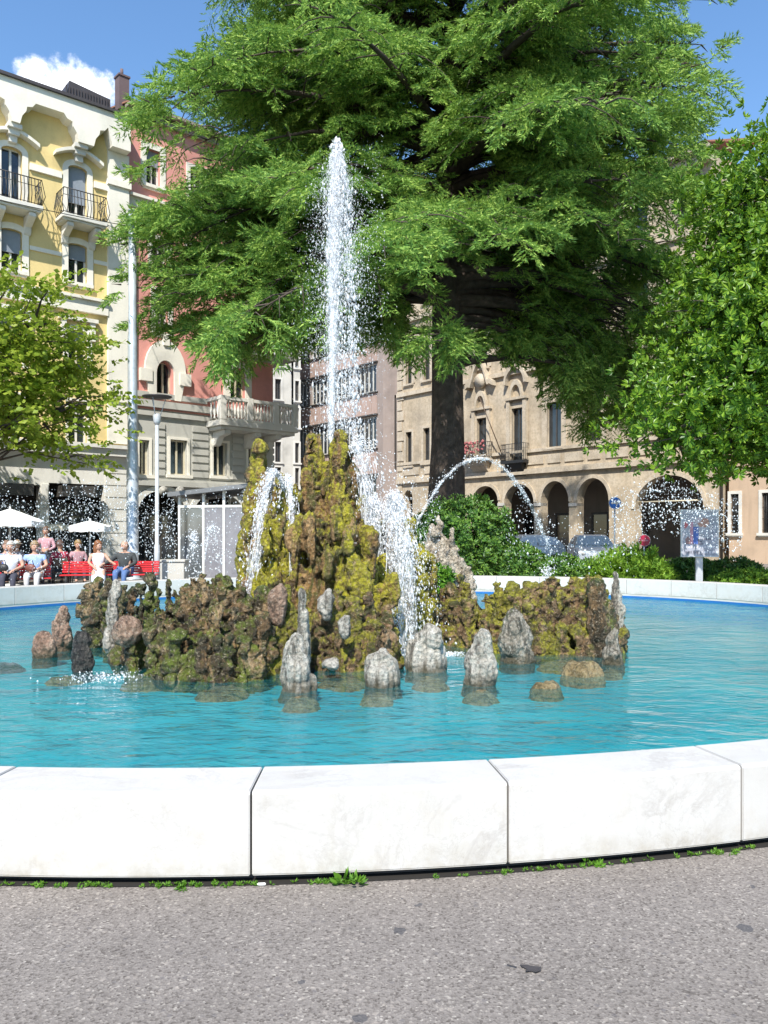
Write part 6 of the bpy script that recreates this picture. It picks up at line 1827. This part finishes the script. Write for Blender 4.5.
def road_sign(px, py, rpx, Y, face, lab, rz=0.0, band=None):
    t = empty('road_sign', (gx(px, Y), Y, 0), rz, lab, 'road sign'); zc = gz(py, Y); r = rpx/FPX*Y
    b = MB(); b.tube([(0, .06, 0), (0, .06, zc+r*.6)], .03, 8); b.build('post', M['galv'], t)
    b = MB(); n = 32
    pr = [(0, 0), (r, 0), (r, .03), (0, .03)]
    vs = [(r*math.cos(2*PI*k/n), yy, zc+r*math.sin(2*PI*k/n)) for yy in (0, .025) for k in range(n)]
    b.add(vs, [tuple(range(n)), tuple(range(2*n-1, n-1, -1))] + [(k, (k+1) % n, n+(k+1) % n, n+k) for k in range(n)])
    pl = b.build('plate', M['frame_white'], t)
    b = MB(); rr = r*.93; b.add([(rr*math.cos(2*PI*k/n), -.003, zc+rr*math.sin(2*PI*k/n)) for k in range(n)], [tuple(range(n))]); b.build('face', face, pl)
    return t, pl, zc, r
blue = flat('sign_blue', (.012,.13,.50), .35, var=.05); redf = flat('sign_red', (.50,.02,.07), .35, var=.08)
t, pl, zc, r = road_sign(615, 503, 6.2, 30.0, blue, 'round blue road sign with a white arrow pointing right', R(-5))
b = MB(); a = r*.62; h = r*.13
b.add([(-a, -.007, zc-h), (a*.2, -.007, zc-h), (a*.2, -.007, zc-h*3.2), (a, -.007, zc), (a*.2, -.007, zc+h*3.2), (a*.2, -.007, zc+h), (-a, -.007, zc+h)], [tuple(range(7))]); b.build('arrow', M['frame_white'], pl)
t, pl, zc, r = road_sign(644.5, 540.5, 6.0, 30.5, redf, 'low round red road sign behind the conifer bush')
b = MB(); b.add([(-r*.6, -.007, zc-r*.13), (r*.6, -.007, zc-r*.13), (r*.6, -.007, zc+r*.13), (-r*.6, -.007, zc+r*.13)], [(0, 1, 2, 3)]); b.build('bar', flat('sign_faded_bar', (.55,.22,.27), .5), pl)

# ------------------------------------------------------------------ parked cars behind the bushes
def car(x, y, rz, paint, lab):
    t = empty('parked_car', (x, y, 0), rz, lab, 'car', 'cars parked before the palace')
    # side profile (y,z): front at -y ; width varies with height
    prof = [(-2.05,.35),(-2.08,.62),(-1.95,.80),(-1.15,.95),(-.95,.98),(-.25,1.44),(.1,1.50),(.9,1.50),(1.55,1.38),(1.98,1.0),(2.05,.75),(2.02,.35)]
    def halfw(z): return .86 if z < .98 else .86-.24*(z-.98)/.52
    b = MB(); n = len(prof); vs = []
    for s in (-1, 1): vs += [(s*halfw(z), yy, z) for yy, z in prof]
    vs += [(s*.3, yy, z+.02) for s in (-1, 1) for yy, z in prof]
    fs = [tuple(range(n)), tuple(range(2*n-1, n-1, -1))]
    for i in range(n):
        j = (i+1) % n
        fs += [(i, j, 2*n+j, 2*n+i), (2*n+i, 2*n+j, 3*n+j, 3*n+i), (3*n+i, 3*n+j, n+j, n+i)]
    b.add(vs, fs); bo = b.build('body', paint, t, bevel=.03)
    g_ = M['glass_car']
    def pane(name, p): q = MB(); q.add(p, [tuple(range(len(p)))]); q.build(name, g_, t)
    def fr(yy, z, k=.93): return [(-halfw(z)*k, yy, z), (halfw(z)*k, yy, z)]
    a, c = fr(-.92, 1.03), fr(-.28, 1.43); o_ = Vector((0, -.03, .03)); pane('windshield', [Vector(a[0])+o_, Vector(a[1])+o_, Vector(c[1])+o_, Vector(c[0])+o_])
    a, c = fr(1.92, 1.07), fr(1.58, 1.37); o_ = Vector((0, .03, .03)); pane('rear_window', [Vector(a[0])+o_, Vector(a[1])+o_, Vector(c[1])+o_, Vector(c[0])+o_])
    for s in (-1, 1):
        q = [(-.72, 1.02), (-.2, 1.38), (.4, 1.42), (.4, 1.02)]; pane('side_window', [(s*(halfw(z)+.012), yy, z) for yy, z in q])
        q = [(.48, 1.02), (.48, 1.42), (1.2, 1.40), (1.6, 1.04)]; pane('side_window', [(s*(halfw(z)+.012), yy, z) for yy, z in q])
        for yy in (-1.28, 1.28):
            w = MB(); w.tube([(s*.70, yy, .31), (s*.885, yy, .31)], .31, 20); wo_ = w.build('wheel', M['iron'], t)
            w = MB(); w.tube([(s*.886, yy, .31), (s*.895, yy, .31)], .19, 16); w.build('rim', M['chrome'], wo_)
        w = MB(); w.lathe([(0, -.06), (.09, -.04), (.1, 0), (.06, .05), (0, .06)], 10, (s*.66, -2.02, .70)); w.build('headlight', M['frame_white'], t)
        w = MB(); w.box(s*.98-.09, s*.98+.09, -.78, -.66, .98, 1.1); w.build('mirror', paint, t, bevel=.03)
    w = MB(); w.box(-.26, .26, -2.1, -2.085, .45, .56); w.build('licence_plate', M['frame_white'], t)
    return t
t_ = NT('car_window'); M['glass_car'] = t_.done(t_.pbr((.52,.58,.64), .14, spec=1.0))  # pale base colour paints in the sky reflected by the panes
silver = flat('silver_car_paint', (.72,.74,.76), .25, .1, var=.06); pale = flat('pale_blue_car_paint', (.80,.84,.88), .25, .0, var=.05)
car(gx(592, 36), 36, R(-6), pale, 'pale blue car facing the pool, roof and windscreen above the bush')
car(gx(519, 36.5), 36.5, R(-62), silver, 'silver grey car seen from its side, its roof sloping down to the right')

# ------------------------------------------------------------------ people on the benches
def skin_mesh(name, verts, edges, radii, root, sub=1):
    me = bpy.data.meshes.new(name); me.from_pydata([tuple(v) for v in verts], edges, []); me.update()
    o = bpy.data.objects.new(name, me); COL.objects.link(o)
    md = o.modifiers.new('s', 'SKIN'); md.use_smooth_shade = True
    for i, r_ in enumerate(radii):
        sv = me.skin_vertices[0].data[i]; sv.radius = (r_, r_) if not isinstance(r_, tuple) else r_; sv.use_root = (i == root)
    if sub: m2 = o.modifiers.new('d', 'SUBSURF'); m2.levels = sub; m2.render_levels = sub
    dg = bpy.context.evaluated_depsgraph_get(); dg.update()
    out = bpy.data.meshes.new_from_object(o.evaluated_get(dg)); bpy.data.objects.remove(o); bpy.data.meshes.remove(me)
    out.polygons.foreach_set('use_smooth', np.ones(len(out.polygons), bool)); return out
def lathe_ball(b, c, rx, ry, rz, n=16, m=10, z0=-1.0, z1=1.0):
    vs = []; fs = []
    for i in range(m+1):
        zz = z0+(z1-z0)*i/m; rr = math.sqrt(max(0, 1-zz*zz))
        for k in range(n): a = 2*PI*k/n; vs.append((c[0]+rx*rr*math.cos(a), c[1]+ry*rr*math.sin(a), c[2]+rz*zz))
    for i in range(m):
        for k in range(n): fs.append((i*n+k, i*n+(k+1) % n, (i+1)*n+(k+1) % n, (i+1)*n+k))
    b.add(vs, fs, True)
SKIN = flat('skin', (.50,.29,.20), .55, var=.12, scale=9)
def person(x, y, rz, lab, top_col, leg_col, hair_col, hair='short', build=1.0, skirt=None, lean=0.0, arms=None, head_turn=0.0, seat=.37, standing=False, sleeves='long', hat=None, shoe=(.04,.035,.03), cap_bald=False):
    """faces local -y. one continuous body; hair and clothes are children"""
    t = empty('person', (x, y, 0), rz, lab, 'person', 'people resting by the pool')
    bw = build
    if standing:
        hip = .90; kneeL, kneeR = (-.10, -.03, .48), (.10, -.01, .48); ankL, ankR = (-.11, .02, .08), (.11, .03, .08)
    else:
        hip = seat+.11; kneeL, kneeR = (-.13, -.44, hip-.02), (.12, -.43, hip-.02); ankL, ankR = (-.12, -.46, .09), (.12, -.50, .09)
    sp = lambda h: lean*h*.3
    V = [(0, 0, hip), (0, .02+sp(.2), hip+.2), (0, .02+sp(.42), hip+.42), (0, .01+sp(.52), hip+.53), (0, -.005+sp(.58), hip+.60), (0, -.015+sp(.6), hip+.70), (0, -.01+sp(.6), hip+.79)]
    RR = [(.14*bw, .115*bw), (.135*bw, .105*bw), (.15*bw, .11*bw), .065, .052, (.075, .092), (.06, .075)]
    E = [(0,1),(1,2),(2,3),(3,4),(4,5),(5,6)]
    def add(par, p, r_): V.append(p); RR.append(r_); E.append((par, len(V)-1)); return len(V)-1
    legs = []
    for s, kn, an in ((-1, kneeL, ankL), (1, kneeR, ankR)):
        h = add(0, (s*.10*bw, -.03, hip-.02), .092*bw); k = add(h, kn, .062*bw); a = add(k, an, .042); f = add(a, (an[0]+s*.01, an[1]-.14, .045), .035); legs.append((h, k, a, f))
    arms = arms or (((-.27, -.03, hip+.22), (-.10, -.26, hip+.10)), ((.27, -.03, hip+.22), (.10, -.28, hip+.10)))
    armi = []
    for s, (el, ha) in zip((-1, 1), arms):
        sh = add(2, (s*.185*bw, .02+sp(.45), hip+.45), .060*bw); e_ = add(sh, el, .044*bw); w_ = add(e_, ha, .028); armi.append((sh, e_, w_))
        d = (Vector(ha)-Vector(el)).normalized(); sd = d.cross(Vector((0, 0, 1))).normalized(); dn = Vector((0, 0, -1))
        pm = add(w_, tuple(Vector(ha)+d*.055), .030)
        for q, ln in ((-.027, .060), (-.009, .072), (.009, .068), (.027, .052)):
            b0 = add(pm, tuple(Vector(ha)+d*.088+sd*q), .0095); m1 = add(b0, tuple(Vector(ha)+d*(.088+ln*.55)+sd*q*1.15+dn*.012), .0088); add(m1, tuple(Vector(ha)+d*(.088+ln*.85)+sd*q*1.2+dn*.034), .0075)
        t0 = add(w_, tuple(Vector(ha)+d*.035-sd*s*.034), .011); add(t0, tuple(Vector(ha)+d*.075-sd*s*.055+dn*.008), .0095)
    me = skin_mesh('body', V, E, RR, 0); body = link('body', me, SKIN, t)
    # head: face planes, nose, eyes, mouth, ears
    hc = Vector((0, -.012+sp(.6), hip+.715)); HS = 1.16
    ct, st = math.cos(head_turn), math.sin(head_turn)
    def hp(p): return (hc.x+HS*(p[0]*ct-p[1]*st), hc.y+HS*(p[0]*st+p[1]*ct), hc.z+HS*p[2])
    b = MB(); lathe_ball(b, (0, 0, 0), .076, .095, .118, 18, 12)
    b.add([(-.012, -.09, -.01), (.012, -.09, -.01), (.017, -.093, -.035), (-.017, -.093, -.035), (0, -.118, -.03), (0, -.094, .02)], [(0, 4, 5), (1, 5, 4), (0, 3, 4), (1, 4, 2), (3, 2, 4)], True)
    for s in (-1, 1): lathe_ball(b, (s*.077, .005, -.01), .012, .022, .033, 8, 6)
    b.v = [hp(p) for p in b.v]; b.build('head', SKIN, t)
    b = MB()
    for s in (-1, 1): lathe_ball(b, (s*.03, -.086, .008), .013, .009, .008, 8, 6)
    b.v = [hp(p) for p in b.v]; b.build('eyes', M['iron'], t)
    b = MB(); lathe_ball(b, (0, -.089, -.058), .026, .008, .007, 10, 4); b.v = [hp(p) for p in b.v]; b.build('mouth', flat('lips', (.34,.12,.10), .5), t)
    b = MB()
    if hair == 'bald': lathe_ball(b, (0, .02, .005), .081, .09, .105, 18, 6, -.45, .25)
    elif hair == 'long':
        lathe_ball(b, (0, .012, .024), .097, .108, .122, 18, 10, -.3, 1.0); lathe_ball(b, (0, .05, -.08), .105, .06, .18, 14, 8)
    else: lathe_ball(b, (0, .012, .026), .096, .108, .122, 18, 10, -.35, 1.0)
    if hair == 'bald': b.v = [(p[0], p[1] if p[1] > -.03 else p[1]*.6, p[2]) for p in b.v]
    else:
        b.v = [(p[0]*(1+.06*noise.noise(Vector(p)*30)), max(p[1], -.10 if p[2] > .048 else -.03)*(1+.08*noise.noise(Vector(p)*24)), p[2]+.006*noise.noise(Vector(p)*34)) for p in b.v]
    b.v = [hp(p) for p in b.v]; b.build('hair', flat('hair', hair_col, .7, var=.3, scale=30), t)
    if hat:
        b = MB(); lathe_ball(b, (0, .005, .05), .092, .105, .085, 18, 8, -.2, 1); b.lathe([(.09, .035), (.15, .025), (.15, .032), (.09, .048)], 20, (0, .005, 0)); b.v = [hp(p) for p in b.v]; b.build('hat', flat('hat_cloth', hat, .8), t)
    # top
    cv = []; cr = []; ce = []; mp = {}
    def c_add(i, gr):
        if i not in mp:
            mp[i] = len(cv); cv.append(V[i]); r_ = RR[i]; cr.append(tuple(q+gr for q in r_) if isinstance(r_, tuple) else r_+gr)
        return mp[i]
    for i in (0, 1, 2): c_add(i, .016)
    ce += [(0, 1), (1, 2)]
    i3 = len(cv); cv.append((0, .012+sp(.5), hip+.50)); cr.append(.075); ce.append((2, i3))
    for (sh, e_, w_) in armi:
        a_ = c_add(sh, .016); ce.append((mp[2], a_)); 
        if sleeves == 'long': b_ = c_add(e_, .015); ce.append((a_, b_)); ww = len(cv); cv.append(tuple(Vector(V[e_]).lerp(Vector(V[w_]), .93))); cr.append(.037); ce.append((b_, ww))
        elif sleeves == 'short': ww = len(cv); cv.append(tuple(Vector(V[sh]).lerp(Vector(V[e_]), .62))); cr.append(.066*bw); ce.append((a_, ww))
    link('top', skin_mesh('top', cv, ce, cr, 0), flat('top_cloth', top_col, .85, var=.2, scale=12), t)
    # trousers or skirt
    if skirt is None:
        cv = [V[0]]; cr = [tuple(q+.012 for q in RR[0])]; ce = []
        for (h, k, a, f) in legs:
            i = len(cv); cv += [V[h], V[k], tuple(Vector(V[k]).lerp(Vector(V[a]), .9))]; cr += [RR[h]+.014, RR[k]+.016, .062]; ce += [(0, i), (i, i+1), (i+1, i+2)]
        link('trousers', skin_mesh('trousers', cv, ce, cr, 0), flat('trouser_cloth', leg_col, .85, var=.2, scale=12), t)
    else:
        cv = [V[0], (0, -.22, hip-.0), (0, -.43, hip-.03), (0, -.50, hip-.25), (0, -.50, hip-.40)]; cr = [(.165*bw, .135), (.20*bw, .10), (.205*bw, .085), (.21*bw, .075), (.22*bw, .07)]
        link('skirt', skin_mesh('skirt', cv, [(0,1),(1,2),(2,3),(3,4)], cr, 0), flat('skirt_cloth', skirt, .85, var=.12, scale=12), t)
    b = MB()
    for (h, k, a, f) in legs: lathe_ball(b, (V[a][0], V[a][1]-.07, .05), .05, .14, .05, 12, 6)
    b.build('shoes', flat('shoe_leather', shoe, .5), t)
    return t
YB = 22.75
# the couple
person(gx(99, YB), YB-.05, R(20), 'woman with long reddish hair in a pale dress sitting beside the man', (.66,.64,.68), None, (.22,.085,.03), 'long', 1.0, skirt=(.66,.68,.74), arms=(((-.26, -.05, .72), (-.12, -.30, .60)), ((.30, -.08, .76), (.38, -.32, .72))), head_turn=R(38), sleeves='none')
person(gx(123.5, YB), YB+.12, R(0), 'balding man in a dark jacket and blue jeans sitting on the red bench', (.045,.05,.05), (.085,.15,.31), (.16,.12,.10), 'bald', 1.28, arms=(((-.38, -.10, .76), (-.52, -.28, .68)), ((.32, -.02, .70), (.16, -.30, .60))), head_turn=R(-38), sleeves='long', shoe=(.3,.3,.32))
# the two elderly women at the left
YL = 20.75
person(gx(13, YL), YL-.12, R(16), 'white-haired woman in a pale short-sleeved blouse holding a dark bag on her lap', (.58,.60,.64), (.05,.05,.07), (.42,.38,.33), 'short', 1.15, arms=(((-.30, -.05, .70), (-.12, -.30, .60)), ((.30, -.05, .70), (.11, -.30, .60))), sleeves='short')
person(gx(37, YL+.35), YL+.22, R(14), 'fair-haired woman in a light blue top and pale trousers on the left bench', (.30,.42,.68), (.55,.53,.52), (.27,.18,.09), 'short', 1.15, arms=(((-.30, -.05, .70), (-.10, -.30, .60)), ((.30, -.05, .70), (.11, -.28, .62))), sleeves='short', head_turn=R(20))
# handbag on the lap
b = MB(); lathe_ball(b, (0, 0, .11), .15, .07, .12, 14, 8); hb_ = b.build('handbag', M['iron'], None, (gx(13.5, YL)-.06, YL-.46, .55)); tag(hb_, 'dark handbag on the lap of the white-haired woman', 'bag')
b = MB(); b.tube([(-.08, 0, .2), (-.05, 0, .31), (.05, 0, .31), (.08, 0, .2)], .012, 6); b.build('handle', M['iron'], hb_)
b = MB(); lathe_ball(b, (0, 0, .10), .14, .06, .11, 14, 8); hb_ = b.build('handbag', flat('brown_leather', (.16,.05,.035), .5), None, (gx(38, YL+.3), YL-.15, .55)); tag(hb_, 'reddish brown handbag on the lap of the woman in light blue', 'bag')
b = MB(); b.tube([(-.08, 0, .18), (-.05, 0, .29), (.05, 0, .29), (.08, 0, .18)], .012, 6); b.build('handle', M['iron'], hb_)
# cafe guests further back
person(gx(46, 25.2), 25.2, R(10), 'standing person in a pinkish top before the shop column', (.50,.28,.32), (.35,.38,.44), (.12,.07,.05), 'short', .95, standing=True)
person(gx(60, 24.6), 24.6, R(-150), 'person in a dark red top sitting with the back turned at the cafe', (.33,.03,.06), (.06,.06,.07), (.10,.06,.05), 'short', 1.0)
person(gx(78, 25.0), 25.0, R(30), 'fair-haired person in a dusty pink top at the cafe behind the empty bench', (.42,.25,.28), (.06,.06,.08), (.30,.20,.09), 'short', 1.0)
person(gx(1, 21.6), 21.9, R(30), 'person in a blue top cut by the left edge of the picture', (.08,.17,.45), (.06,.06,.08), (.2,.12,.08), 'short', 1.0)
person(gx(17, 24.8), 24.8, R(-20), 'cafe guest in a white sun hat behind the white-haired woman', (.25,.22,.25), (.06,.06,.08), (.3,.2,.12), 'short', 1.0, hat=(.7,.68,.62))
# chairs for the cafe guests
CH = 'cafe chairs under the parasols'
def chair(x, y, rz, lab):
    t = empty('cafe_chair', (x, y, 0), rz, lab, 'chair', CH); b = MB(); b.box(-.21, .21, -.21, .21, .35, .38); b.build('seat', M['wood'], t, bevel=.01)
    b = MB(); b.box(-.2, .2, .21, .235, .52, .80); b.build('backrest', M['wood'], t, bevel=.01)
    for sx in (-1, 1):
        for sy in (-1, 1): b = MB(); b.tube([(sx*.19, sy*.2, 0), (sx*.19, sy*.2, .35 if sy < 0 else .78)], .014, 6); b.build('leg', M['iron'], t)
chair(gx(60, 24.6), 24.6, R(-150), 'cafe chair under the person in dark red'); chair(gx(78, 25.0), 25.0, R(30), 'cafe chair under the person in dusty pink')
chair(gx(17, 24.8), 24.8, R(-20), 'cafe chair under the guest in the sun hat'); chair(gx(1, 21.6), 21.9, R(30), 'chair under the person in blue at the left edge')
print('objects', len(SC.objects))
